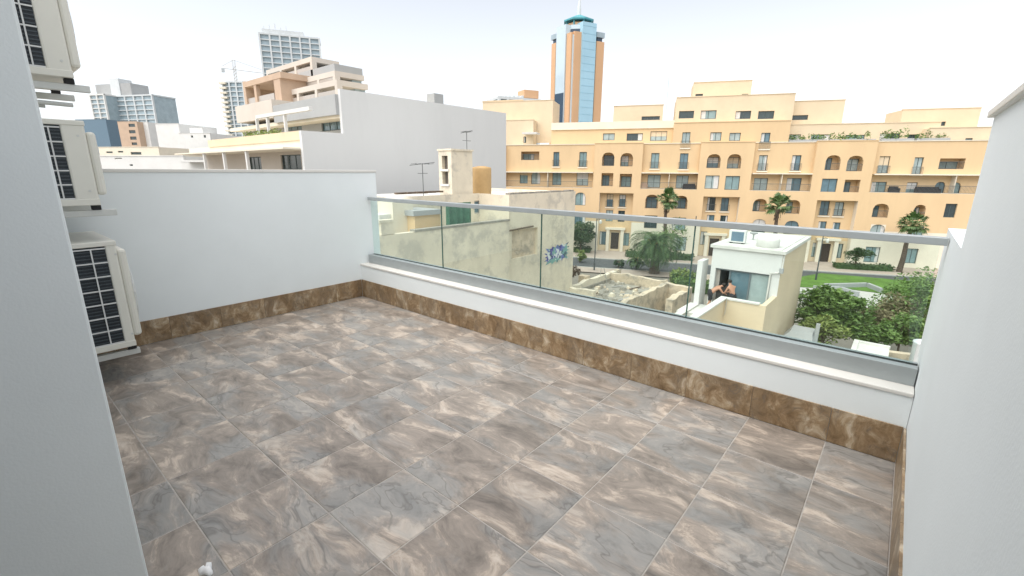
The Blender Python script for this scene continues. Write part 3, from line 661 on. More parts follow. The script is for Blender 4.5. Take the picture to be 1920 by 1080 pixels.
MB().tube([(cc.x, cc.y, tz(18)), (cc.x, cc.y, tz(4)), (cc.x, cc.y, tz(-22))], [1.2, 1.0, .3], 8).build('mast', M['concrete_hazed'], TW)
for fr, px in ((FR_R, 1119), (FR_L, 1037)):
    u = fr.uv(px, 200)[0]; MB().fbox(fr, u-2.6, u+2.6, tz(62), tz(52), -5, .6).build('corner_cage', M['hazed_blue_glass'], TW)
    MB().fbox(fr, u-1.6, u+1.6, zt_pier, tz(62), -4, -.2).build('corner_post', M['tower_dark'], TW)
# --- generic far block with piers, slabs and recessed glazing
def block(name, label, fr, xl, xr, yt, depth, mwall, mglass, nb, sh=3.2, d=0, slab=.5, pier=.9, cat='building', side=True, top_extra=None):
    a, b = fr.uv(xl, (yt+200)/2, d)[0], fr.uv(xr, (yt+200)/2, d)[0]; z1 = fr.uv((xl+xr)/2, yt, d)[1]
    if a > b: a, b = b, a
    t = thing(name, label, cat, fr.P((a+b)/2, GZ, d))
    MB().fbox(fr, a+.3, b-.3, GZ, z1-.6, d-depth, d-.9).build('glazing', M[mglass], t)
    pm = MB()
    for k in range(nb+1):
        u = a+(b-a-pier)*k/nb; MB().fbox(fr, u, u+pier, GZ, z1, d-1.2, d).build('pier', M[mwall], t)
    z = z1-.7
    while z > -4:
        MB().fbox(fr, a+.05, b-.05, z, z+slab, d-1.3, d-.12).build('floor_slab', M[mwall], t); z -= sh
    MB().fbox(fr, a, b, z1-.9, z1, d-depth-.2, d-.05).build('roof', M[mwall], t)
    return t, a, b, z1
def frZ(px, Z, turn=0):
    p = atZ(px, 200, Z); return Fr(p, _r0*math.cos(R(turn)) + _f0*math.sin(R(turn)))
f1 = frZ(545, 300, 20)
t, a, b, z1 = block('office_tower', 'pale gridded concrete tower rising behind the terraced house', f1, 492, 605, 66, 16, 'concrete_hazed', 'hazed_blue_glass', 6, 3.1)
MB().fbox(f1, a+2, b-9, z1, z1+2.5, -12, -1.5).build('plant_room', M['concrete_hazed'], t)
for k in range(5): MB().tube([f1.P(a+3+k*3, z1+2.4, -3), f1.P(a+3+k*3, z1+4+k % 3, -3)], .25, 5).build('roof_mast', M['concrete_hazed'], t)
f2 = frZ(436, 330, 0)
t, a, b, z1 = block('slim_tower', 'slim blue grey apartment tower beside the crane', f2, 418, 458, 152, 12, 'concrete_hazed', 'hazed_blue_glass', 3, 3.0)
bm = MB()
z = z1-2
while z > 0: MB().fbox(f2, a-1.2, a+3.2, z, z+1.1, -1.1, 1.4).build('balcony', M['pale_render'], t); z -= 3.0
# crane
cb = atZ(449, 200, 332)
cr = thing('tower_crane', 'thin tower crane standing over the slim far tower', 'crane', (cb.x, cb.y, GZ))
zj = atZ(449, 128, 332).z
mm('crane_steel', (.30, .25, .18), rough=.7)
mst = MB()
for dx, dy in ((-.7, -.7), (.7, -.7), (.7, .7), (-.7, .7)): mst.tube([(cb.x+dx, cb.y+dy, GZ), (cb.x+dx, cb.y+dy, zj+5)], .09, 4)
z = 10
while z < zj: mst.tube([(cb.x-.7, cb.y-.7, z), (cb.x+.7, cb.y+.7, z+2)], .09, 4); mst.tube([(cb.x+.7, cb.y-.7, z), (cb.x-.7, cb.y+.7, z+2)], .09, 4); z += 2
mst.build('mast', M['crane_steel'], cr)
jb = MB(); pL = Vector((cb.x, cb.y, zj)) - _r0*8; pR = Vector((cb.x, cb.y, zj)) + _r0*16 + _f0*20
jb.tube([pL, pR], .14, 4); jb.tube([pL+Vector((0, 0, 1.3)), Vector((cb.x, cb.y, zj+5)), pR+Vector((0, 0, .4))], .1, 4)
jb.build('jib', M['crane_steel'], cr)
MB().box(pL.x-1, pL.x+1, pL.y-1, pL.y+1, zj-2.4, zj).build('counterweight', M['concrete_hazed'], cr)
# hotel block at far left
f3 = frZ(235, 350, -14)
t, a, b, z1 = block('hotel_block', 'wide grey hotel block with stepped white top on the far skyline', f3, 200, 286, 178, 18, 'concrete_hazed', 'hazed_blue_glass', 5, 3.2)
qbox(t, 'upper_storey', M['grey_render'], f3, 180, 246, 157, 180, -14, -1)
qbox(t, 'lift_tower', M['concrete_hazed'], f3, 207, 224, 147, 180, -10, -.5)
for k in range(8): qbox(t, 'balcony', M['white_render'], f3, 203-k*-1.2, 214+k*1.2, 188+k*9.5, 193+k*9.5, -.5, 1.6)
f3b = frZ(186, 345, -14)
t, a, b, z1 = block('balcony_block', 'narrow pale balcony block at the left of the far skyline', f3b, 168, 196, 176, 12, 'white_render', 'hazed_blue_glass', 2, 3.0)
# grey office behind the cream wing
f4 = frZ(975, 190, 25)
t, a, b, z1 = block('glass_office', 'blue grey glass office with orange roof room behind the cream wing', f4, 935, 1014, 183, 12, 'concrete_hazed', 'hazed_blue_glass', 5, 3.2)
qbox(t, 'roof_room', M['tower_orange'], f4, 983, 1010, 169, 184, -8, -2)
for k in range(6): qbox(t, 'roof_unit', M['concrete_hazed'], f4, 938+k*8, 942+k*8, 179, 184, -4, -2)
# ------------------------------------------------------------------ low white houses on the left skyline
def house(label, px, Z, xl, xr, yt, depth, mt, wins=(), turn=-10, extra=(), name='white_house', ztop=None):
    fr = frZ(px, Z, turn); ym = (yt+314)/2
    a, b = fr.uv(xl, ym)[0], fr.uv(xr, ym)[0]; z1 = fr.uv((xl+xr)/2, yt)[1]
    t = thing(name, label, 'house', fr.P((a+b)/2, GZ))
    ops = []
    for cx, y0_, y1_, wp in wins:
        q = inrow(fr, cx, y0_, y1_, wp, 0)
        if a+.05 < q[0] and q[1] < b-.05: ops.append(q+(False, .25))
    wallsheet('wall', M[mt], t, fr, a, b, GZ, z1, 0, ops, ret=depth)
    for o in ops: window(t, fr, *o[:4], -.22, PANES[2])
    MB().fbox(fr, a+.1, b-.1, z1-.45, z1-.3, -depth+.05, -.05).build('roof', M['roof_white'], t)
    for nm, x0, x1, ya, yb, d0, d1, m_ in extra: qbox(t, nm, M[m_], fr, x0, x1, ya, yb, d0, d1)
    return t, fr
house('blank blue grey clad warehouse box behind the white roofs', 175, 190, 150, 207, 224, 20, 'blue_clad', name='clad_building')
house('salmon house with stacked brown balconies among white roofs', 258, 150, 228, 264, 228, 10, 'tan_render', [(247, 232, 238, 12), (248, 244, 250, 12), (250, 256, 262, 12), (252, 267, 272, 10)], name='salmon_house')
house('plain white block right of the salmon house', 270, 152, 264, 284, 229, 10, 'white_render')
house('grey block with dark windows behind the stepped white house', 293, 170, 283, 302, 236, 8, 'grey_render', [(292, 250, 254, 8), (293, 262, 266, 8)])
house('stepped white house with small dark windows and roof tank', 330, 120, 298, 341, 232, 12, 'white_render', [(327, 286, 291, 8)])
house('lower white house with three small dark windows', 365, 118, 340, 398, 250, 12, 'white_render', [(352, 285, 291, 4), (376, 284, 291, 5), (390, 284, 291, 4), (360, 254, 258, 4), (384, 253, 258, 4)], extra=[('parapet', 356, 380, 240, 252, -4, -1, 'white_render')])
house('pale cream house peeking over the parapet beside the middle unit', 230, 95, 188, 300, 276, 14, 'pale_render', [(205, 284, 287, 12), (226, 283, 286, 10), (255, 285, 290, 20)])
house('low white flat roofed house just above the parapet coping', 260, 60, 180, 345, 293, 10, 'white_render', [(222, 296, 299, 14), (246, 308, 311, 6)], extra=[('roof_pipe', 303, 318, 297, 301, -1, -.6, 'grey_render'), ('roof_pipe', 316, 319, 300, 312, -1, -.6, 'grey_render')])
house('flat white terrace roof with long canopy by the terraced house', 372, 52, 340, 400, 303, 8, 'white_render', extra=[('canopy', 340, 398, 300, 304, -3, 1, 'awning')])
# ------------------------------------------------------------------ terraced house with the long blank party wall
XG = -32.0
yL, yM, yE = onx(570, 300, XG).y, onx(642, 230, XG).y, onx(949, 260, XG).y
z1g, z2g, z3g = onx(570, 245, XG).z, onx(642, 212, XG).z, onx(642, 167, XG).z
TG = thing('terraced_house', 'modern stepped white and beige house with long blank grey party wall', 'building', (XG-6, yM, GZ))
MB().box(XG-.3, XG, yM, yE, GZ, z3g).build('party_wall', M['party_wall'], TG)
MB().box(XG-.3, XG-.002, yL, yM, GZ, z1g).build('party_wall', M['party_wall'], TG)
FL, FM = Fr((0, yL), (1, 0)), Fr((0, yM), (1, 0))
gx0 = FL.uv(390, 270)[0]
# lower storey: front wall with openings, cream parapet, pergola
def g(name, mt, fr, xl, xr, yt, yb, d0, d1): return qbox(TG, name, M[mt], fr, xl, xr, yt, yb, d0, d1)
zfl = FL.uv(568, 262)[1]
MB().box(gx0, XG-.3, yL, yL+.25, zfl, z1g).build('terrace_parapet', M['cream_render'], TG)
MB().box(gx0-6, XG-.3, yL+.1, yE, zfl-.5, zfl).build('terrace_floor', M['pale_render'], TG)
ops = [inrow(FL, 546, 290, 318, 38, -1.5)+(False, .2), inrow(FL, 478, 294, 320, 24, -1.5)+(False, .2)]
wallsheet('lower_wall', M['beige_render'], TG, FL, gx0-6, XG-.3, GZ, zfl-.5, -1.5, ops)
for o in ops: window(TG, FL, *o[:4], -1.68, PANES[2], 2)
MB().box(gx0-6, XG-.3, yL-1.2, yL+1.5, zfl-.62, zfl-.5).build('canopy', M['pale_render'], TG)
for x in (FL.uv(408, 300)[0], FL.uv(446, 300)[0], FL.uv(490, 300)[0]): MB().box(x-.12, x+.12, yL-1.1, yL-.9, GZ, zfl-.62).build('post', M['white_render'], TG)
# middle storey
xo0, xo1 = FM.uv(451, 220)[0], FM.uv(519, 220)[0]
zb = FM.uv(640, 246)[1]
ops = [inrow(FM, 622, 214, 245, 40, -1.2)+(False, .2), inrow(FM, 548, 216, 245, 34, -1.2)+(False, .2), inrow(FM, 498, 226, 245, 44, -1.2)+(False, .2)]
wallsheet('middle_wall', M['grey_render'], TG, FM, xo0-3, XG-.3, zfl, z2g, -1.2, ops)
for o in ops: window(TG, FM, *o[:4], -1.38, PANES[3], 2)
MB().box(xo1, XG-.3, yM-.25, yM+.02, z2g-.1, z3g-.35).build('upper_parapet', M['grey_render'], TG)
MB().box(xo0-.2, xo1, yM-.3, yM+4, FM.uv(485, 226)[1], FM.uv(485, 193)[1]).build('upper_parapet', M['beige_render'], TG)
MB().box(xo0-3, XG-.3, yM, yE, z2g-.3, z2g).build('floor_slab', M['pale_render'], TG)
for px in (531, 552, 586): x = FM.uv(px, 230)[0]; MB().box(x-.09, x+.09, yM-2.2, yM-2.0, zfl, z2g).build('pergola_post', M['white_render'], TG)
MB().box(FM.uv(531, 212)[0], XG-.32, yM-2.25, yM-1.95, z2g, z2g+.25).build('pergola_beam', M['white_render'], TG)
# upper storeys: tan box with openings, pergola tiers
FU = Fr((0, yM+2.5), (1, 0))
g('tan_room_side', 'tan_render', FU, 515, 527, 147, 196, -5, 0)
g('tan_room_side', 'tan_render', FU, 457, 461, 152, 196, -5, 0)
g('tan_room_roof', 'tan_render', FU, 456, 527, 144, 155, -5, .05)
g('tan_room_pier', 'tan_render', FU, 477, 481, 155, 196, -.4, 0)
g('tan_room_glass', 'hazed_blue_glass', FU, 461, 515, 150, 196, -5.2, -3)
g('balustrade', 'balcony_glass', FU, 461, 515, 180, 196, -.25, -.15)
for i, (xl, xr, yt, yb, d) in enumerate([(523, 632, 161, 186, -1), (540, 628, 143, 160, -2.5), (497, 585, 119, 142, -4)]):
    a, b = FU.uv(xl, yt, d)[0], FU.uv(xr, yt, d)[0]; zt, zl = FU.uv((xl+xr)/2, yt, d)[1], FU.uv((xl+xr)/2, yb, d)[1]
    b = min(b, XG-.5)
    MB().fbox(FU, a, b, zt-.45, zt, d-3, d).build('roof_slab', M['beige_render'], TG)
    MB().fbox(FU, a+.3, b-.3, zl-.4, zl+.35, d-.2, d-.05).build('balustrade', M['balcony_glass'], TG)
    MB().fbox(FU, a+.5, b-.5, zl-.6, zt-.45, d-3, d-2.0).build('recessed_glazing', M['hazed_blue_glass'], TG)
    for k in range(4): u = a+(b-a-.4)*k/3; MB().fbox(FU, u, u+.4, zl-.6, zt-.45, d-.5, d).build('pillar', M['beige_render'], TG)
g('roof_plant', 'grey_render', FU, 560, 628, 128, 143, -7, -4)
MB().box(XG-14, XG-.31, yM+7, yE-.05, GZ, z3g-.3).build('body', M['pale_render'], TG)
MB().box(XG-1.6, XG-.6, onx(823, 180, XG).y, onx(840, 180, XG).y, z3g-.2, onx(832, 177, XG).z+.1).build('chimney', M['grey_render'], TG)
# plants on its terraces
rng = random.Random(11); lv = MB()
for px in range(462, 520, 7): leaves(lv, FL.P(FL.uv(px, 246, -.6)[0], z1g+.15, -.6), (.5, .4, .3), 40, .12, rng)
tag(lv.build('terrace_plants', M['leaf_light'], None), 'low green plants behind the cream parapet of the terraced house', 'plants')
# ================================================================== OLD HOUSE with roof room
XH = -18.0
yh1, yh2 = onx(955, 430, XH).y, onx(1077, 420, XH).y
zroof = onx(1010, 362, XH).z
yh0 = onx(738, 370, -20.5).y
OH = thing('old_house', 'weathered cream old house with flaking plaster, graffiti and rooftop room', 'house', (XH-4, (yh1+yh2)/2, GZ))
ops = [(onx(958, 450, XH).y, onx(1008, 450, XH).y, onx(980, 482, XH).z, onx(980, 430, XH).z, False, .22)]
FH = Fr((XH, 0), (0, 1))
wallsheet('party_wall', M['old_plaster'], OH, FH, yh1, yh2, GZ, zroof, 0, ops)
o = ops[0]; MB().box(XH-.3, XH-.2, o[0]-.05, o[1]+.05, o[2]-.05, o[3]+.05).build('recess_back', M['old_limestone'], OH)
MB().tube([onx(953, 433, XH+.08), onx(1000, 424, XH+.08)], .05, 6).build('roof_scar', M['bark'], OH)
MB().box(-28, XH-.02, yh2-.25, yh2, GZ, zroof-.02).build('end_wall', M['old_plaster'], OH)
F20 = Fr((-20.5, 0), (0, 1))
ops = [inrow(F20, 899, 376, 400, 19, 0)+(False, .15), inrow(F20, 933, 376, 398, 14, 0)+(False, .15)]
wallsheet('back_wall', M['old_plaster'], OH, F20, yh0, yh1+.02, GZ, zroof, 0, ops)
for o in ops: window(OH, F20, *o[:4], -.13, PANES[3], 1, frame=M['kerb'])
MB().box(-20.5, XH-.01, yh1-.01, yh1+.25, GZ, zroof-.03).build('corner_wall', M['old_plaster'], OH)
MB().box(-28, -20.52, yh0, yh0+.25, GZ, zroof-.02).build('end_wall', M['old_plaster'], OH)
MB().box(-28, -20.7, yh0+.1, yh2-.1, zroof-.5, zroof-.25).build('roof', M['roof_white'], OH)
MB().box(-20.75, XH-.2, yh1+.1, yh2-.1, zroof-.5, zroof-.25).build('roof', M['roof_white'], OH)
rng = random.Random(5)
for k in range(46):   # crumbling roof edge
    y = yh1+.1+rng.random()*(yh2-yh1-.5); s = rng.uniform(.08, .22)
    MB().box(XH-.25-s, XH-.02-rng.random()*.1, y, y+s*1.8, zroof-.02, zroof+s*.45).build('edge_stone', M['rubble'], OH)
for px0, px1, py in ((742, 770, 363), (762, 800, 362), (780, 815, 361), (800, 829, 360)):
    p, q = onx(px0, py, -21), onx(px1, py-1, -21.3); MB().bar(p, q, .2, .10).build('roof_timber', M['bark'], OH)
# roof room with two openings backed by shade-coloured panels, water tank, aerials
XRm = -20.6
FRm = Fr((XRm, 0), (0, 1))
ya_, yb_ = FRm.uv(847, 320)[0], FRm.uv(886, 320)[0]; zt = FRm.uv(866, 283)[1]
FRn = Fr((0, ya_), (1, 0)); xa_ = FRn.uv(823, 320)[0]
dop = [inrow(FRn, 834, 292, 317, 11, 0)+(False, .25), inrow(FRn, 835, 322, 345, 11, 0)+(False, .25)]
wallsheet('roof_room_front', M['old_plaster'], OH, FRn, xa_, XRm-.002, zroof-.4, zt, 0, dop)
for a, b, c, e in [o_[:4] for o_ in dop]:
    MB().fbox(FRn, a, b, c, e, -.35, -.25).build('shade_panel', M['room_shade'], OH); MB().fbox(FRn, a-.1, b+.1, c-.12, c, -.05, .08).build('sill', M['white_render'], OH)  # panel colour stands in for shade behind each opening
MB().box(xa_, XRm, ya_+.4, yb_, zroof-.4, zt-.001).box(XRm-.2, XRm-.003, ya_+.002, ya_+.4, zroof-.4, zt-.002).build('roof_room', M['old_plaster'], OH)
MB().box(xa_-.06, XRm+.06, ya_-.06, yb_+.06, zt, zt+.1).build('roof_room_cap', M['old_plaster'], OH)
tcx = FRm.uv(903, 335, -.9)[0]; tzt = FRm.uv(903, 312, 0)[1]
mm('tan_tank', (.46, .30, .13), rough=.6, var=.12, scale=2)
MB().lathe((XRm-.9, tcx, zroof-.3), [(.62, 0), (.64, .05), (.64, tzt-zroof+.15), (.60, tzt-zroof+.25), (.2, tzt-zroof+.33)], 20).build('cistern', M['tan_tank'], OH, True)
for px, yt, yb, hz in ((876, 246, 312, .5), (794, 306, 362, 1.2)):
    u = FRm.uv(px, yb, -.4)[0]; z0, z1 = FRm.uv(px, yb, -.4)[1], FRm.uv(px, yt, -.4)[1]; x = XRm-.4
    mb = MB(); mb.tube([(x, u, z0-.3), (x, u, z1)], .022, 5)
    mb.tube([(x-.2, u-hz*.6, z1-.12), (x+.2, u+hz*.6, z1+.05)], .018, 4)
    for k in range(5): v = -hz*.5+k*hz*.25; mb.tube([(x-.25, u+v, z1-.05), (x+.25, u+v, z1-.02)], .012, 4)
    mb.tube([(x, u-.35, z1-.55), (x, u+.35, z1-.55)], .014, 4)
    tag(mb.build('tv_aerial', M['railing_metal'], None), 'tall television aerial above the rooftop room' if px == 876 else 'low wide television aerial beside the rooftop timbers', 'aerial', 'rooftop aerials')
# graffiti on the party wall
def graffiti():
    mt = bpy.data.materials.new('spray_paint'); mt.use_nodes = True; t = mt.node_tree; b = t.nodes['Principled BSDF']; L = t.links.new
    g_ = N(t, 'ShaderNodeNewGeometry'); v = N(t, 'ShaderNodeTexVoronoi'); v.inputs['Scale'].default_value = 3.2
    nn = N(t, 'ShaderNodeTexNoise'); nn.inputs['Scale'].default_value = 2.2; nn.inputs['Detail'].default_value = 3
    ad = N(t, 'ShaderNodeVectorMath', operation='ADD'); L(g_.outputs['Position'], ad.inputs[0]); L(nn.outputs['Color'], ad.inputs[1]); L(g_.outputs['Position'], nn.inputs['Vector']); L(ad.outputs[0], v.inputs['Vector'])
    r = N(t, 'ShaderNodeValToRGB'); cr = r.color_ramp; cr.interpolation = 'CONSTANT'
    for p, c_ in ((0, (.10, .09, .28, 1)), (.25, (.16, .20, .42, 1)), (.45, (.20, .38, .34, 1)), (.68, (.08, .13, .16, 1)), (.82, (.62, .66, .66, 1))):
        e = cr.elements.new(p) if p else cr.elements[0]; e.color = c_
    sp = N(t, 'ShaderNodeSeparateColor'); L(v.outputs['Color'], sp.inputs[0]); L(sp.outputs[0], r.inputs[0]); L(r.outputs[0], b.inputs['Base Color']); b.inputs['Roughness'].default_value = .8
    return mt
M['spray'] = graffiti()
rng = random.Random(9)
a, b, c, e = inrow(FH, 1044, 458, 493, 46, .01); gm = MB(); cu, cz_ = (a+b)/2, (c+e)/2; n = 48; pts = []
for k in range(n):
    an = 2*math.pi*k/n; sp_ = 1+(.28 if k % 3 == 0 else -.06)*rng.uniform(.5, 1); ex = 1/max(abs(math.cos(an)), abs(math.sin(an)))**.75
    pts.append(FH.P(cu+math.cos(an)*(b-a)/2*ex*sp_*.85, cz_+math.sin(an)*(e-c)/2*ex*sp_*.8+.1*math.cos(an), .012))
gm.add(pts+[FH.P(cu, cz_, .012)], [(k, (k+1) % n, n) for k in range(n)]); gm.build('graffiti', M['spray'], OH)
# ------------------------------------------------------------------ yard wall and roof terrace in front of the old house
XY = -17.6
y0_, y1_ = onx(702, 450, XY).y, onx(955, 430, XY).y
zy = sum(onx(x, y, XY).z for x, y in ((773, 437), (890, 422), (950, 413)))/3
YWl = thing('yard_wall', 'long stained cream yard wall with peeling plaster below the glass railing', 'wall', (XY, (y0_+y1_)/2, GZ))
MB().box(XY-.3, XY, y0_-3, y1_, GZ, zy).build('wall_body', M['old_plaster'], YWl)
MB().box(XY-.34, XY+.03, y0_+2.2, y1_+.02, zy, zy+.10).build('coping', M['rubble'], YWl)
fl_ = MB().box(-20.5, XY-.3, y0_-3, y1_, zy-1.2, zy-1.0).build('roof_terrace', M['roof_white'], OH)
q = lambda x0, x1, px0, px1, pyt, nm, mt, z0=None: MB().box(x0, x1, onx(px0, 420, x1).y, onx(px1, 420, x1).y, z0 if z0 is not None else zy-1.0, onx((px0+px1)/2, pyt, x1).z).build(nm, M[mt], OH)
q(-20.4, -18.6, 778, 826, 402, 'lean_to', 'orange_render')
q(-20.45, -18.5, 776, 828, 394, 'lean_to_roof', 'grey_render', onx(800, 403, -18.6).z)
q(-20.45, -19.2, 738, 776, 372, 'stair_room', 'pale_render')
q(-20.45, -19.4, 712, 738, 402, 'water_cistern', 'roof_white')
for k in range(5):
    x = onx(716+k*5, 440, XY).y; MB().box(XY-.3, XY-.02, x, x+.14, zy+.02, zy+.55).build('baluster', M['old_plaster'], OH)
MB().box(XY-.32, XY, onx(713, 440, XY).y, onx(741, 440, XY).y, zy+.55, zy+.68).build('baluster_cap', M['old_plaster'], OH)
mm('green_net', (.06, .16, .10), rough=.8, var=.25, scale=3)
ga, gb = onx(836, 400, -18.3).y, onx(884, 400, -18.3).y; gm = MB(); nseg = 14
for k in range(nseg):
    y_a, y_b = ga+(gb-ga)*k/nseg, ga+(gb-ga)*(k+1)/nseg; w1, w2 = .08*math.sin(k*1.7), .08*math.sin((k+1)*1.7)
    gm.hexa([(-18.3+w1, y_a, zy-.9), (-18.26+w1, y_a, zy-.9), (-18.26+w2, y_b, zy-.9), (-18.3+w2, y_b, zy-.9), (-18.3+w1, y_a, onx(860, 380, -18.3).z), (-18.26+w1, y_a, onx(860, 380, -18.3).z), (-18.26+w2, y_b, onx(860, 380, -18.3).z), (-18.3+w2, y_b, onx(860, 380, -18.3).z)])
tag(gm.build('green_screen', M['green_net'], None), 'dark green netting screen hung on the old roof terrace', 'screen')
# ================================================================== RUINED LOW HOUSES in the middle
ZRU = -6.6
A = onz(1255, 530, ZRU); XRU = A.x
RU = thing('ruined_house', 'roofless low house with crumbling limestone walls and rubble roof', 'ruin', (XRU-4, A.y-5, GZ))
yr0, yr1 = onx(1085, 622, XRU).y-4, A.y
rng = random.Random(21)
def ragged(x0, x1, y0, y1, z0, zt, along, amp, mt, nm, seg=.55, par=RU):
    mb = MB(); L_ = (y1-y0) if along == 'y' else (x1-x0); n = max(3, int(L_/seg)); zs = [zt+rng.uniform(-amp, amp*.4) for _ in range(n+1)]
    for k in range(n):
        a_, b_ = L_*k/n, L_*(k+1)/n
        if along == 'y': mb.hexa([(x0, y0+a_, z0), (x1, y0+a_, z0), (x1, y0+b_, z0), (x0, y0+b_, z0), (x0, y0+a_, zs[k]), (x1, y0+a_, zs[k]), (x1, y0+b_, zs[k+1]), (x0, y0+b_, zs[k+1])])
        else: mb.hexa([(x0+a_, y0, z0), (x0+b_, y0, z0), (x0+b_, y1, z0), (x0+a_, y1, z0), (x0+a_, y0, zs[k]), (x0+b_, y0, zs[k+1]), (x0+b_, y1, zs[k+1]), (x0+a_, y1, zs[k])])
    return mb.build(nm, M[mt], par)
ragged(XRU-.4, XRU, yr0, yr1, GZ, ZRU, 'y', .12, 'old_limestone', 'wall')
ragged(XRU-.4, XRU+1.6, yr1-.02, yr1+.5, GZ, ZRU-.1, 'x', .15, 'old_limestone', 'wall')
XR2 = onz(1140, 512, ZRU).x
ragged(XR2-.35, XR2, yr0-2, yr1+1.5, GZ, ZRU-.05, 'y', .15, 'old_plaster', 'wall')
ragged(XR2-.2, XRU-.4, yr1+.3, yr1+.7, GZ, ZRU+.05, 'x', .15, 'old_limestone', 'wall')
ragged(XH, XR2-.35, onz(1100, 497, ZRU).y, onz(1100, 497, ZRU).y+.5, GZ, ZRU, 'x', .2, 'old_limestone', 'wall')
MB().box(XR2, XRU-.4, yr0-2, yr1+.3, ZRU-1.0, ZRU-.75).build('sunken_roof', M['rubble'], RU)
MB().box(XH+.05, XR2-.35, yr0-6, onz(1100, 497, ZRU).y, ZRU-.8, ZRU-.5).build('roof', M['rubble'], RU)
ragged(XH+2, XR2-.35, yr1-6, yr1-5.6, ZRU-.5, ZRU-.1, 'x', .15, 'old_plaster', 'parapet')
for k in range(130):
    x = rng.uniform(XH+.4, XRU-.6); y = rng.uniform(yr0-1, yr1+1.5); s = rng.uniform(.08, .32); zb_ = ZRU-.5 if x < XR2-.4 else ZRU-.75
    if XR2-.5 < x < XR2+.2: continue
    a = rng.uniform(0, 3); ux, uy = math.cos(a)*s, math.sin(a)*s
    MB().hexa([(x-ux, y-uy, zb_-.02), (x+uy, y-ux, zb_-.02), (x+ux, y+uy, zb_-.02), (x-uy, y+ux, zb_-.02), (x-ux*.7, y-uy*.7, zb_+s*.8), (x+uy*.8, y-ux*.7, zb_+s*.6), (x+ux*.7, y+uy*.8, zb_+s*.9), (x-uy*.7, y+ux*.7, zb_+s*.7)]).build('fallen_stone', M[rng.choice(['rubble', 'old_limestone', 'old_plaster'])], RU)
for px, py, s in ((1062, 512, 1.1), (1044, 515, .8), (1095, 528, .7)):   # brush heap, blocks
    p = onz(px, py, ZRU-.3)
    if px == 1062:
        lv = MB(); leaves(lv, p+Vector((0, 0, .2)), (1.3, 1.3, .5), 500, .16, rng); tag(lv.build('brush_heap', M['bark'], None), 'heap of dry brown brushwood on the rubble roof below the graffiti', 'brushwood')
    else: MB().box(p.x-s*.5, p.x+s*.5, p.y-s*.4, p.y+s*.4, ZRU-.52, ZRU+s*.3).build('stone_block', M['old_limestone'], RU)
# doorway with greenery at its end
p = onx(1268, 560, XRU+1.4)
ragged(XRU+1.0, XRU+1.5, yr1-3, yr1-.02, GZ, ZRU-.4, 'y', .15, 'old_limestone', 'wall')

# loose timbers, pipes and cables on the rubble roofs
rng = random.Random(55)
for k in range(16):
    x = rng.uniform(XH+.8, XRU-1); y = rng.uniform(yr0, yr1-.5); a = rng.uniform(0, 3.1); l = rng.uniform(.6, 1.5); z = (ZRU-.45 if x < XR2-.4 else ZRU-.7)
    if abs(x-XR2) < 1.2: continue
    MB().bar((x, y, z), (x+math.cos(a)*l, y+math.sin(a)*l, z+rng.uniform(.0, .25)), .10, .07).build('loose_timber', M[rng.choice(['bark', 'kerb', 'grey_render'])], RU)
MB().tube([(XR2-.1, yr1-1.2, ZRU-.02), (XR2-.05, yr1-1.2, ZRU+.55), (XR2+.1, yr1-1.0, ZRU+.6), (XR2+.3, yr1-.7, ZRU-.75)], .03, 6).build('water_pipe', M['kerb'], RU)
# ================================================================== SMALL HOUSE with roof room and sliding door
YI = 26.0
FI = Fr((0, YI), (1, 0))
xi0, xi1 = FI.uv(1331, 520)[0], FI.uv(1462, 520)[0]
zti = FI.uv(1400, 470)[1]; FIS = Fr((xi1, 0), (0, 1)); yib = FIS.uv(1516, 442)[0]
SH = thing('small_house', 'small cream house with white roof room, sliding glass door and roof terrace', 'house', ((xi0+xi1)/2, YI+3, GZ))
a, b, c, e = inrow(FI, 1387, 508, 572, 112, 0); zfl = e-2.15; c = zfl
wallsheet('front_wall', M['white_render'], SH, FI, xi0, xi1, zfl-.3, zti, 0, [(a, b, c, e, False, .22)])
MB().box(xi1-.25, xi1, YI+.002, yib, GZ, zti).build('side_wall', M['cream_render'], SH)
MB().box(xi0, xi0+.25, YI+.002, yib, GZ, zti).build('side_wall', M['white_render'], SH)
MB().box(xi0+.25, xi1-.25, yib-.3, yib, GZ, zti).build('rear_wall', M['white_render'], SH)
MB().box(xi0-.12, xi1+.14, YI-.12, yib+.1, zti, zti+.16).build('roof_slab', M['roof_white'], SH)
MB().box(xi0+.1, xi1-.1, YI+.05, yib-.2, zti+.16, zti+.20).build('roof_membrane', M['roof_white'], SH)
mm('door_frame', (.14, .17, .185), rough=.4)
dw = MB(); W_ = b-a
for u in (a, a+W_*.30, a+W_*.64, b-.08): dw.fbox(FI, u, u+.08, c, e, -.2, -.12)
dw.fbox(FI, a, b, e-.09, e, -.2, -.1); dw.fbox(FI, a, b, c, c+.06, -.2, -.1)
sd = dw.build('sliding_door', M['door_frame'], SH)
MB().fbox(FI, a+W_*.30, a+W_*.64, c, e-.05, -.22, -.17).build('glass_leaf', PANES[3], sd)
MB().fbox(FI, a+W_*.66, b-.06, c, e-.05, -.24, -.19).build('curtained_leaf', PANES[1], sd)
MB().fbox(FI, a+.05, a+W_*.13, c, e-.05, -.3, -.25).build('curtain', M['balcony_glass'], sd)
MB().fbox(FI, a-.1, b+.1, c-.02, e+.1, -2.6, -2.5).build('room_back', M['dark_inside'], SH)  # dark sheet; the unlit room is put into its colour
MB().box(xi0+.25, xi1-.25, YI+.02, yib-.3, zfl-.15, zfl-.01).build('floor', M['grey_render'], SH)
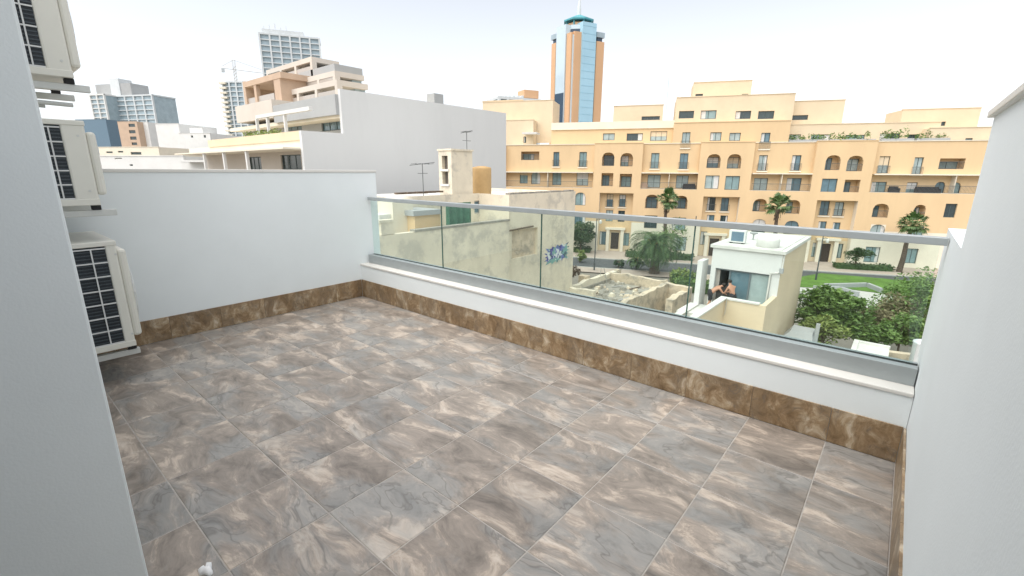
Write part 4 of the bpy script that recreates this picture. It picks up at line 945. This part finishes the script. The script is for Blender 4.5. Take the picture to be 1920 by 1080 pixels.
# terrace with parapet
yt0 = YI-2.1
xp1 = xi1+.0
MB().box(xi0-.9, xp1-.002, yt0, YI, zfl-.25, zfl-.02).build('terrace_slab', M['roof_white'], SH)
xpl = Fr((0, yt0), (1, 0)).uv(1352, 570)[0]
zpp = Fr((0, yt0), (1, 0)).uv(1400, 566)[1]
MB().box(xpl, xp1, yt0-.22, yt0, GZ, zpp).build('parapet', M['cream_render'], SH)
MB().box(xpl-.05, xp1-.3, yt0-.27, yt0+.05, zpp, zpp+.07).build('parapet_coping', M['roof_white'], SH)
MB().box(xpl, xpl+.22, yt0-5.5, yt0-.22, GZ, zpp).build('parapet_return', M['cream_render'], SH)
MB().box(xpl-.05, xpl+.27, yt0-5.5, yt0-.27, zpp, zpp+.07).build('parapet_coping', M['roof_white'], SH)
MB().box(xpl+.22, xp1, yt0-5.5, yt0-.22, GZ, GZ+2).build('lower_roof', M['cream_render'], SH)
MB().box(xp1-.22, xp1, yt0, YI, GZ, zpp).build('side_parapet', M['cream_render'], SH)
# white wall at its left running towards us
xw_ = xi0-.35
MB().box(xw_-.28, xw_, YI-.35, YI+.6, GZ, FI.uv(1322, 488)[1]).build('blade_wall', M['white_render'], SH)
MB().box(xw_-.28, xw_, YI-8.5, YI-.35, GZ, zfl-.0).build('garden_wall', M['white_render'], SH)
MB().box(xw_-.32, xw_+.04, YI-8.5, YI-.35, zfl, zfl+.06).build('wall_coping', M['roof_white'], SH)
# drain pipe on the corner
MB().tube([(xi1+.05, YI+.05, zti), (xi1+.05, YI-.03, zti-.7), (xi1-.1, YI-.1, zti-.95), (xi1-.42, YI-.08, zti-1.0), (xi1-.44, YI-.08, zfl+.4)], .045, 6).build('drain_pipe', M['roof_white'], SH)
MB().box(xi1-.05, xi1+.12, YI-.12, YI+.1, zti-.95, zti-.7).build('drain_hopper', M['grey_render'], SH)
hz = MB(); hx = Fr((0, yt0-.24), (1, 0)).uv(1357, 570)[0]
hz.tube([(hx-.06, yt0-.30, zpp+.1), (hx-.07, yt0-.31, zpp-.7), (hx+.02, yt0-.31, zpp-.95), (hx+.12, yt0-.31, zpp-.7), (hx+.13, yt0-.30, zpp+.1)], .02, 6)
tag(hz.build('hose', M['kerb'], None), 'grey hose looped over the parapet of the small house', 'hose')
# satellite-like air unit, vent and dish on its roof
p = FI.P(FI.uv(1380, 458, -.8)[0], zti+.2, -.8)
ru = thing('roof_air_unit', 'boxy white air conditioner with dark grille on the small house roof', 'air conditioner', p)
MB().box(p.x-.42, p.x+.42, p.y, p.y+.35, zti+.26, zti+.92).build('casing', M['white_render'], ru, bevel=.02)
MB().box(p.x-.28, p.x+.34, p.y-.012, p.y+.001, zti+.34, zti+.84).build('grille', M['blue_clad'], ru)
for dx in (-.3, .3): MB().box(p.x+dx-.04, p.x+dx+.04, p.y, p.y+.35, zti+.19, zti+.26).build('foot', M['rubber'], ru)
p = FIS.P(FIS.uv(1480, 440)[0], zti+.2, -.9); tk = MB().lathe((p.x, p.y, zti+.2), [(.52, 0), (.54, .03), (.54, .38), (.48, .46), (.2, .5)], 20)
tag(tk.build('roof_tank', M['roof_white'], None, True), 'low round white tank on the small house roof', 'tank')
p = FI.P(FI.uv(1413, 442, -3)[0], zti+.2, -3); mb = MB().tube([(p.x, p.y, zti+.2), (p.x, p.y, zti+.55)], .04, 6).lathe((p.x, p.y, zti+.5), [(.05, 0), (.2, .06), (.22, .12)], 10)
tag(mb.build('roof_vent', M['grey_render'], None), 'small grey vent cowl on the small house roof', 'vent')
# ------------------------------------------------------------------ two people at the sliding door
mm('skin_tone', (.46, .24, .155), rough=.55, var=.05, scale=6)
mm('dark_cloth', (.015, .016, .02), rough=.9, var=.2, scale=20)
mm('dark_hair', (.02, .014, .01), rough=.7)
def person(label, loc, rz, J, E_, rad, shorts, head, kind):
    t = thing('person', label, 'person', loc, 'people working at the sliding door')
    rotm = Matrix.Rotation(rz, 4, 'Z')
    def tr(v): return rotm @ Vector(v)
    names = list(J)
    me = bpy.data.meshes.new('body'); me.from_pydata([tr(J[n]) for n in names], [(names.index(a), names.index(b)) for a, b in E_], [])
    me.materials.append(M['skin_tone']); o = bpy.data.objects.new('body', me); _link(o, t); WL[o] = WL[t]
    md = o.modifiers.new('skin', 'SKIN'); md.use_smooth_shade = True
    sv = me.skin_vertices[0].data
    for i, n in enumerate(names): sv[i].radius = (rad[n], rad[n]*.85); sv[i].use_root = (n == 'pelvis')
    ss = o.modifiers.new('sub', 'SUBSURF'); ss.levels = 1; ss.render_levels = 2
    def local(mb, nm, mt): 
        me2 = bpy.data.meshes.new(nm); me2.from_pydata([tr(v) for v in mb.v], [], mb.f); me2.materials.append(M[mt]); me2.polygons.foreach_set('use_smooth', [True]*len(me2.polygons))
        q = bpy.data.objects.new(nm, me2); _link(q, t); WL[q] = WL[t]
    sm = MB(); pv = Vector(J['pelvis'])
    for s in ('l', 'r'):
        h_, k_ = Vector(J['hip_'+s]), Vector(J['knee_'+s]); sm.tube([pv+Vector((0, 0, .10)), h_, h_.lerp(k_, .5), h_.lerp(k_, .85)], [.155, .125, .105, .10], 10)
    local(sm, 'shorts', 'dark_cloth')
    hm = MB(); hc = Vector(J['head'])+Vector((0, 0, .045)); dirh = (Vector(J['head'])-Vector(J['neck'])).normalized()
    for i in range(1): hm.lathe(hc-Vector((0, 0, .01)), [(.108, -.03), (.112, .02), (.098, .07), (.06, .105), (.01, .115)], 12)
    local(hm, 'hair', 'dark_hair')
    return t
ED = [('pelvis', 'spine'), ('spine', 'chest'), ('chest', 'neck'), ('neck', 'head'), ('chest', 'sh_l'), ('sh_l', 'el_l'), ('el_l', 'wr_l'), ('wr_l', 'ha_l'), ('chest', 'sh_r'), ('sh_r', 'el_r'), ('el_r', 'wr_r'), ('wr_r', 'ha_r'),
      ('pelvis', 'hip_l'), ('hip_l', 'knee_l'), ('knee_l', 'an_l'), ('an_l', 'toe_l'), ('pelvis', 'hip_r'), ('hip_r', 'knee_r'), ('knee_r', 'an_r'), ('an_r', 'toe_r')]
RAD = dict(pelvis=.145, spine=.13, chest=.16, neck=.06, head=.105, sh_l=.075, sh_r=.075, el_l=.048, el_r=.048, wr_l=.034, wr_r=.034, ha_l=.04, ha_r=.04, hip_l=.105, hip_r=.105, knee_l=.065, knee_r=.065, an_l=.045, an_r=.045, toe_l=.04, toe_r=.04)
# +x is the way the person faces
bent = dict(pelvis=(0, 0, .92), spine=(.14, 0, 1.10), chest=(.34, 0, 1.24), neck=(.50, 0, 1.32), head=(.63, 0, 1.36), sh_l=(.38, .19, 1.25), el_l=(.52, .22, .98), wr_l=(.70, .14, .86), ha_l=(.77, .12, .84), sh_r=(.38, -.19, 1.25), el_r=(.56, -.22, 1.02), wr_r=(.76, -.12, .92), ha_r=(.83, -.10, .90),
            hip_l=(-.02, .10, .88), knee_l=(.06, .12, .48), an_l=(-.04, .12, .09), toe_l=(.12, .13, .04), hip_r=(-.02, -.10, .88), knee_r=(-.02, -.12, .48), an_r=(-.16, -.12, .09), toe_r=(0, -.13, .04))
lean = dict(pelvis=(0, 0, .94), spine=(.05, 0, 1.14), chest=(.15, 0, 1.36), neck=(.24, 0, 1.52), head=(.31, 0, 1.64), sh_l=(.16, .20, 1.40), el_l=(.28, .26, 1.12), wr_l=(.48, .18, 1.02), ha_l=(.55, .15, 1.01), sh_r=(.16, -.20, 1.40), el_r=(.30, -.24, 1.14), wr_r=(.50, -.14, 1.05), ha_r=(.57, -.12, 1.04),
            hip_l=(-.01, .10, .90), knee_l=(.05, .11, .49), an_l=(0, .11, .09), toe_l=(.16, .12, .04), hip_r=(-.01, -.10, .90), knee_r=(.02, -.11, .49), an_r=(-.06, -.11, .09), toe_r=(.10, -.12, .04))
FP = Fr((0, YI-.75), (1, 0))
person('shirtless person in dark shorts bent far forward at the sliding door', (FP.uv(1331, 560)[0], YI-.75, zfl-.02), R(28), bent, ED, RAD, 0, 0, 0)
person('shirtless person seen from behind leaning at the sliding door', (FP.uv(1374, 560)[0], YI-.85, zfl-.02), R(150), lean, ED, RAD, 0, 0, 0)
# dark gear between them
gx_ = FP.uv(1351, 560)[0]; mb = MB().box(gx_-.35, gx_+.45, YI-.5, YI-.15, zfl-.02, zfl+1.0).box(gx_-.2, gx_+.4, YI-.48, YI-.2, zfl+1.0, zfl+1.32)
tag(mb.build('dark_cabinet', M['dark_inside'], None, bevel=.03), 'dark boxy cabinet between the two people at the sliding door', 'cabinet')
# ================================================================== LOW ROOFS below the right end
ZL = -7.4
p0, p1, p2 = onz(1600, 690, ZL), onz(1602, 640, ZL), onz(1668, 652, ZL)
LR = thing('low_roof_house', 'low flat white roof with parapet below the right end of the railing', 'house', (p1.x+1.5, p1.y-2, GZ))
MB().box(p1.x, p2.x, p0.y-3, p1.y, GZ, ZL).build('body', M['roof_white'], LR)
MB().box(p1.x-.02, p2.x+.02, p1.y-.2, p1.y+.02, ZL, ZL+.12).build('parapet', M['roof_white'], LR)
MB().box(p1.x-.02, p1.x+.2, p0.y-3, p1.y-.2, ZL, ZL+.12).build('parapet', M['roof_white'], LR)
MB().box(p2.x+.02, p2.x+3.4, p0.y-3, p1.y-1.2, GZ, ZL-.5).build('annex', M['old_limestone'], LR)
rng = random.Random(31)
ragged(p1.x+1, p2.x+3.5, p1.y+.3, p1.y+.7, GZ, ZL-.2, 'x', .15, 'old_limestone', 'yard_wall', par=LR)
for k in range(24):
    x, y, s = rng.uniform(p2.x+.2, p2.x+2), rng.uniform(p0.y-2, p1.y-1.6), rng.uniform(.06, .2); MB().box(x, x+s*1.5, y, y+s, ZL-.52, ZL-.5+s*.6).build('roof_debris', M['rubble'], LR)
p = onz(1719, 688, ZL-.5); zt_ = atZ(1717, 640, math.hypot(p.x, p.y)*math.cos(math.atan2(p.x, p.y)-YAW)).z
mm('tank_white', (.58, .63, .66), rough=.5, var=.05)
tag(MB().lathe((p.x+.1, p.y, ZL-.52), [(.44, 0), (.46, .04), (.46, zt_-ZL+.4), (.48, zt_-ZL+.42), (.48, zt_-ZL+.5), (.3, zt_-ZL+.56)], 24).build('water_tank', M['tank_white'], None, True), 'tall white water tank on the low limestone annex', 'tank')
p = onz(1500, 645, ZL)
VB = thing('vent_hut', 'small cream hut with sloping grey lid beside the leafy tree', 'hut', (p.x, p.y, ZL-1))
MB().box(p.x-.7, p.x+.55, p.y-.5, p.y+.5, GZ, ZL+.35).build('body', M['pale_render'], VB)
MB().hexa([(p.x-.85, p.y-.65, ZL+.35), (p.x+.62, p.y-.65, ZL+.35), (p.x+.62, p.y+.6, ZL+.35), (p.x-.85, p.y+.6, ZL+.35), (p.x-.5, p.y-.4, ZL+.72), (p.x+.5, p.y-.4, ZL+.72), (p.x+.5, p.y+.55, ZL+.85), (p.x-.5, p.y+.55, ZL+.85)]).build('lid', M['grey_render'], VB)
MB().box(p.x+.58, p.x+.75, p.y-.1, p.y+.1, GZ, ZL+1.3).build('flue', M['grey_render'], VB)
MB().box(p.x-.1, p.x+.1, p.y-.52, p.y-.49, ZL-.25, ZL+.05).build('shade_patch', M['dark_inside'], VB)  # dark panel on the solid wall, painted as a shaded hole
mm('green_felt', (.16, .32, .24), rough=.8)
p2_ = onz(1545, 648, ZL-.4); tag(MB().box(p.x+.6, p2_.x+.6, p.y-1.6, p.y+.3, GZ, ZL-.4).build('shed_roof', M['green_felt'], None), 'low shed with pale green felt roof beside the cream hut', 'shed')
# ================================================================== PARK and plants
def poly(name, pxs, z, mt): return tag(MB().add([onz(x, y, z) for x, y in pxs], [tuple(range(len(pxs)))]).build(name, M[mt]), kind='structure')
poly('lawn', [(1500, 519), (1540, 512), (1712, 527), (1790, 540), (1790, 566), (1700, 556), (1600, 543), (1500, 538)][::-1], GZ+.14, 'grass')
mm('pale_path', (.46, .45, .42), rough=.9, var=.1)
poly('path', [(1500, 537), (1600, 542), (1700, 556), (1700, 600), (1600, 590), (1500, 566)][::-1], GZ+.10, 'pale_path')
def lowwall(label, pxs, h=.5):
    mb = MB(); pts = [onz(x, y, GZ+.1) for x, y in pxs]
    for a_, b_ in zip(pts[:-1], pts[1:]): mb.bar(a_+Vector((0, 0, h/2)), b_+Vector((0, 0, h/2)), .35, h)
    tag(mb.build('low_wall', M['grey_render'], None), label, 'low wall')
lowwall('dark low wall at the far edge of the pale park path', [(1545, 540), (1590, 539), (1625, 538), (1652, 549)])
lowwall('dark low wall crossing the pale park path behind the leafy tree', [(1525, 544), (1575, 546), (1608, 556)])
def hedge(label, u0, u1, d0, d1, h, mt='leaf_dark', n=None, seed=1, z0=GZ+.1, name='hedge'):
    rg = random.Random(seed); t = thing(name, label, 'hedge', FA.P((u0+u1)/2, z0, (d0+d1)/2))
    lv = MB(); L_ = u1-u0; n = n or int(L_*(d1-d0)*h*55)
    for _ in range(n):
        u = rg.uniform(u0, u1); d = rg.uniform(d0, d1); z = z0+rg.uniform(.05, 1)*h*(.9+.15*math.sin(u*1.9))
        q = FA.P(u, z, d); a_ = Vector((rg.gauss(0, 1), rg.gauss(0, 1), rg.gauss(0, 1))).normalized()*.16; b_ = a_.cross(Vector((rg.gauss(0, 1), rg.gauss(0, 1), rg.gauss(0, 1)))).normalized()*.09
        lv.add([q-a_, q+b_, q+a_, q-b_], [(0, 1, 2, 3)])
    lv.build('foliage', M[mt], t)
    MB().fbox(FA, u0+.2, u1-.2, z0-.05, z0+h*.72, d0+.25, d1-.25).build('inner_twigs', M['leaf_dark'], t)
hedge('low clipped hedge beside the leftmost entrance of the orange block', U(1078, 2), U(1117, 2), 1.6, 3.2, .95, seed=2)
hedge('clipped hedge behind the feathery palm', U(1183, 4), U(1318, 4), 3.6, 5.2, 1.15, seed=3)
hedge('curving clipped hedge under the right end of the orange block', U(1594, 4), U(1712, 4), 3.2, 5.0, .9, seed=4)
def gpoint(px, py): p = onz(px, py, GZ+.1); v = p-FA.O; return v.dot(FA.U), v.dot(FA.N)
u, d = gpoint(1285, 537)
u0h, d0h = gpoint(1255, 530); u1h, _ = gpoint(1318, 540)
hedge('bright green clipped hedge behind the ruined house', u0h, u1h, d0h-1.6, d0h+.6, 1.6, 'leaf_light', seed=5)
hedge('second bright green hedge nearer the small house', u0h+.3, u1h+.5, d0h+2.6, d0h+4.2, 1.5, 'leaf_mid', seed=6)
def tree(label, base, h, crown, mt, n, size, seed, name='leafy_tree', clumps=14, trunk_r=.14, shell=.25, cat='tree'):
    rg = random.Random(seed); base = Vector(base); t = thing(name, label, cat, base)
    tm = MB(); top = base+Vector((rg.uniform(-.2, .2), rg.uniform(-.2, .2), h-crown[2]*.6))
    tm.tube([base, base.lerp(top, .5)+Vector((rg.uniform(-.1, .1), rg.uniform(-.1, .1), 0)), top], [trunk_r, trunk_r*.75, trunk_r*.5], 8)
    cc_ = base+Vector((0, 0, h-crown[2])); cl = []
    for k in range(clumps):
        v = Vector((rg.gauss(0, 1), rg.gauss(0, 1), rg.gauss(0, 1))).normalized()*rg.uniform(.45, .92); c_ = cc_+Vector((v.x*crown[0], v.y*crown[1], v.z*crown[2])); cl.append(c_)
        st = base.lerp(top, rg.uniform(.6, 1)); tm.tube([st, st.lerp(c_, .5)+Vector((0, 0, .1)), c_], [trunk_r*.4, trunk_r*.25, trunk_r*.08], 5)
    tm.build('trunk', M['bark'], t)
    lv = MB()
    for c_ in cl:
        f_ = rg.uniform(.2, .5); leaves(lv, c_, (crown[0]*f_, crown[1]*f_, crown[2]*f_), n//clumps, size, rg, .7, shell)
    leaves(lv, cc_, tuple(x*.8 for x in crown), n//8, size, rg)
    lv.build('crown', M[mt], t)
    return t
def ground_at(u, d): p = FA.P(u, GZ+.1, d); return p
tree('dense dark green tree beside the graffiti house corner', ground_at(U(1096, 3), 3.4), 5.2, (2.3, 2.3, 2.0), 'leaf_dark', 5200, .17, 41)
tree('pale thin tree in front of a teal ground floor window', ground_at(U(1272, 6), 6.2), 6.0, (2.4, 2.4, 2.4), 'leaf_mid', 700, .15, 42, shell=.0)
# big leafy tree and thicket at the right
def at_depth(px, py, Z): return atZ(px, py, Z)
tb = at_depth(1557, 588, 27.5)
tree('bushy bright green tree beside the side wall of the small house', (tb.x, tb.y, GZ), tb.z-GZ+1.9, (1.85, 1.85, 1.8), 'leaf_mid', 9000, .14, 43, clumps=26)
tb2 = at_depth(1535, 625, 25.5)
tree('lower yellowish green tree in front of the bushy bright tree', (tb2.x, tb2.y, GZ), tb2.z-GZ+1.0, (1.3, 1.2, 1.0), 'leaf_light', 3200, .12, 44, clumps=14)
for k, (px, py, Z, r, mt, lab) in enumerate([(1635, 612, 29, 1.7, 'leaf_dry', 'dry straggly shrub right of the bushy bright tree'), (1668, 598, 31, 1.9, 'leaf_dry', 'tall dry brownish shrub in front of the pale path'), (1695, 572, 36, 2.2, 'leaf_mid', 'round green shrub at the corner of the lawn'), (1690, 618, 27, 1.4, 'leaf_mid', 'low green shrub behind the limestone yard wall'),
        (1728, 560, 33, 2.6, 'leaf_mid', 'green shrub against the railing end, behind the water tank'), (1750, 585, 29, 2.5, 'leaf_mid', 'tall shrub beside the white side wall, above the water tank'), (1640, 632, 26, 1.1, 'leaf_mid', 'low green shrub behind the low white roof')]):
    p = at_depth(px, py, Z)
    tree(lab, (p.x, p.y, GZ), p.z-GZ+r*.8, (r, r, r*.8), mt, 2600, .13, 60+k, name='shrub', clumps=13, trunk_r=.08, shell=0, cat='shrub')
u, d = gpoint(1640, 528)
tree('small dark spreading shrub on the curved hedge', ground_at(U(1637, 4.5), 4.6), 3.0, (1.5, 1.2, .9), 'leaf_dark', 1400, .14, 80, name='shrub', cat='shrub')
u, d = gpoint(1086, 487)
tree('yellow green bush at the foot of the graffiti house corner', (onz(1087, 492, GZ).x, onz(1087, 492, GZ).y, GZ), 2.0, (.9, .9, .9), 'leaf_light', 1200, .12, 81, name='shrub', cat='shrub')
tree('small dark bush on the pavement near the ruined house', onz(1160, 502, GZ), 1.3, (.9, .6, .6), 'leaf_dark', 800, .12, 82, name='shrub', cat='shrub')
# ------------------------------------------------------------------ palms
def fan_palm(label, base, top, seed):
    rg = random.Random(seed); base, top = Vector(base), Vector(top); t = thing('fan_palm', label, 'palm', base)
    n = 9; pts = [base.lerp(top, k/n)+Vector((.12*math.sin(k*.8), .1*math.sin(k*.6+1), 0))*(k/n) for k in range(n+1)]
    MB().tube(pts, [.34-.16*k/n for k in range(n)]+[.26], 10).build('trunk', M['palm_bark'], t)
    sk = MB(); tp = pts[-1]
    for k in range(40):
        a_ = rg.uniform(0, 6.28); q = tp+Vector((math.cos(a_)*.3, math.sin(a_)*.3, -rg.uniform(0, 1.4))); sk.add([q, q+Vector((math.cos(a_)*.15, math.sin(a_)*.15, -.5)), q+Vector((-math.sin(a_)*.12, math.cos(a_)*.12, -.45))], [(0, 1, 2)])
    sk.build('dead_skirt', M['bark'], t)
    lv = MB()
    for k in range(42):
        az_, el = rg.uniform(0, 6.28), rg.uniform(-.7, 1.35); dr = Vector((math.cos(az_)*math.cos(el), math.sin(az_)*math.cos(el), math.sin(el)))
        L_ = rg.uniform(.8, 1.3); c_ = tp+dr*L_+Vector((0, 0, .2)); sd_ = dr.cross(Vector((0, 0, 1))).normalized() if abs(dr.z) < .98 else Vector((1, 0, 0)); upv = sd_.cross(dr)
        lv.bar(tp, c_, .04, .03)
        for j in range(13):
            g_ = (j-6)/6*1.35; v = (dr*math.cos(g_)+sd_*math.sin(g_)); l2 = rg.uniform(.75, 1.05)*(1-.15*abs(g_)); e1 = c_+v*l2*.6+upv*.03; tip = c_+v*l2-Vector((0, 0, .18+.22*abs(math.sin(g_)))); wv_ = v.cross(upv)*.075
            lv.add([c_, e1+wv_, tip, e1-wv_], [(0, 1, 2, 3)])
    lv.build('crown', M['leaf_palm'], t)
def feather_palm(label, base, ht, L_, nf, seed, tr=.42, name='date_palm'):
    rg = random.Random(seed); base = Vector(base); t = thing(name, label, 'palm', base); tp = base+Vector((0, 0, ht))
    MB().tube([base, base+Vector((0, 0, ht*.25)), base+Vector((0, 0, ht*.8)), tp], [tr*1.15, tr*.9, tr*.85, tr*1.3], 12).build('trunk', M['palm_bark'], t)
    st = MB()
    for k in range(60):
        a_ = rg.uniform(0, 6.28); z = rg.uniform(-.6, .35)*L_*.28; q = tp+Vector((math.cos(a_)*tr*1.2, math.sin(a_)*tr*1.2, z)); st.bar(q-Vector((0, 0, .25)), q+Vector((math.cos(a_)*.35, math.sin(a_)*.35, .3)), .08, .05)
    st.build('frond_stubs', M['tan_tank'], t)
    lv = MB()
    for k in range(nf):
        az_ = k*2.399+rg.uniform(-.2, .2); el = 1.35-1.75*(k/nf)+rg.uniform(-.1, .1); l_ = L_*rg.uniform(.85, 1.1)
        hd = Vector((math.cos(az_), math.sin(az_), 0)); sd_ = Vector((-hd.y, hd.x, 0)); prev = tp+hd*.2; e_ = el; P_ = [prev]
        ns = 12
        for j in range(ns): e_ -= (.10+.16*(j/ns))*1.0; prev = prev+(hd*math.cos(e_)+Vector((0, 0, math.sin(e_))))*(l_/ns); P_.append(prev)
        lv.tube(P_, [.035-.0022*j for j in range(ns+1)], 4)
        for j in range(1, ns):
            for f_ in (0, .5):
                q = P_[j].lerp(P_[j+1], f_); tg = (P_[j+1]-P_[j]).normalized(); up_ = sd_.cross(tg); ll = .62*L_/3.2*math.sin(math.pi*(.12+.83*(j+f_)/ns))+.12
                for s in (-1, 1):
                    v = (sd_*s*.8+tg*.55+up_*.25*(1 if up_.z > 0 else -1)).normalized(); tip = q+v*ll-Vector((0, 0, .10*ll)); wv_ = tg*.06
                    lv.add([q-wv_, q+v*ll*.5+wv_*.8, tip, q+v*ll*.5-wv_*.8], [(0, 1, 2, 3)])
    lv.build('crown', M['leaf_palm'], t)
fp = lambda px, py, d: FA.P(*FA.uv(px, py, d), d)
for px, py, bx, lab, sd_ in ((1250, 377, 1246, 'tall fan palm rising behind the feathery palm', 1), (1459, 388, 1452, 'tall fan palm behind the small house roof', 2), (1710, 424, 1692, 'tall fan palm standing in the curved hedge at the right', 3)):
    tp = fp(px, py, 4.5); bu = FA.uv(bx, 480, 4.5)[0]; fan_palm(lab, FA.P(bu, GZ+.1, 4.5), tp, sd_)
cb_ = onz(1226, 514, GZ); ct = atZ(1222, 458, (cb_.x*_f0.x+cb_.y*_f0.y)).z
feather_palm('thick trunked feathery date palm beside the road', cb_, ct-GZ, 3.9, 84, 7, .62)
feather_palm('small young palm beside the road left of the date palm', onz(1192, 506, GZ), 1.25, 1.3, 22, 8, .14, 'young_palm')
# ------------------------------------------------------------------ street lamps
mm('lamp_metal', (.07, .08, .085), rough=.5)
def lamp(label, base, top_z, arm):
    base = Vector(base); t = thing('street_lamp', label, 'street lamp', base)
    MB().tube([base, base+Vector((0, 0, 1.1)), base+Vector((0, 0, 1.15)), Vector((base.x, base.y, top_z))], [.11, .11, .075, .05], 8).build('post', M['lamp_metal'], t)
    ar = _r0*arm; q = Vector((base.x, base.y, top_z-.5)); MB().tube([q, q+ar*.5+Vector((0, 0, .12)), q+ar], .035, 6).build('arm', M['lamp_metal'], t)
    q = q+ar; MB().lathe((q.x, q.y, q.z-.5), [(.05, 0), (.17, .06), (.2, .34), (.1, .46), (.05, .52)], 10).build('lantern', M['roof_white'], t)
b1 = onz(1114, 508, GZ); lamp('slim dark street lamp on the road left of the date palm', b1, atZ(1120, 405, b1.x*_f0.x+b1.y*_f0.y).z, .5)
b2 = onz(1529, 527, GZ); lamp('dark street lamp standing on the lawn right of the small house', b2, atZ(1545, 440, b2.x*_f0.x+b2.y*_f0.y).z, .6)
b3 = onz(1291, 545, GZ); lamp('slim added lamp post beside the bright green hedges', b3, atZ(1303, 405, b3.x*_f0.x+b3.y*_f0.y).z, -.4)  # added lamp post; upright line here taken for glass seam and reflections
# sapling stake
p = onz(1272, 520, GZ)
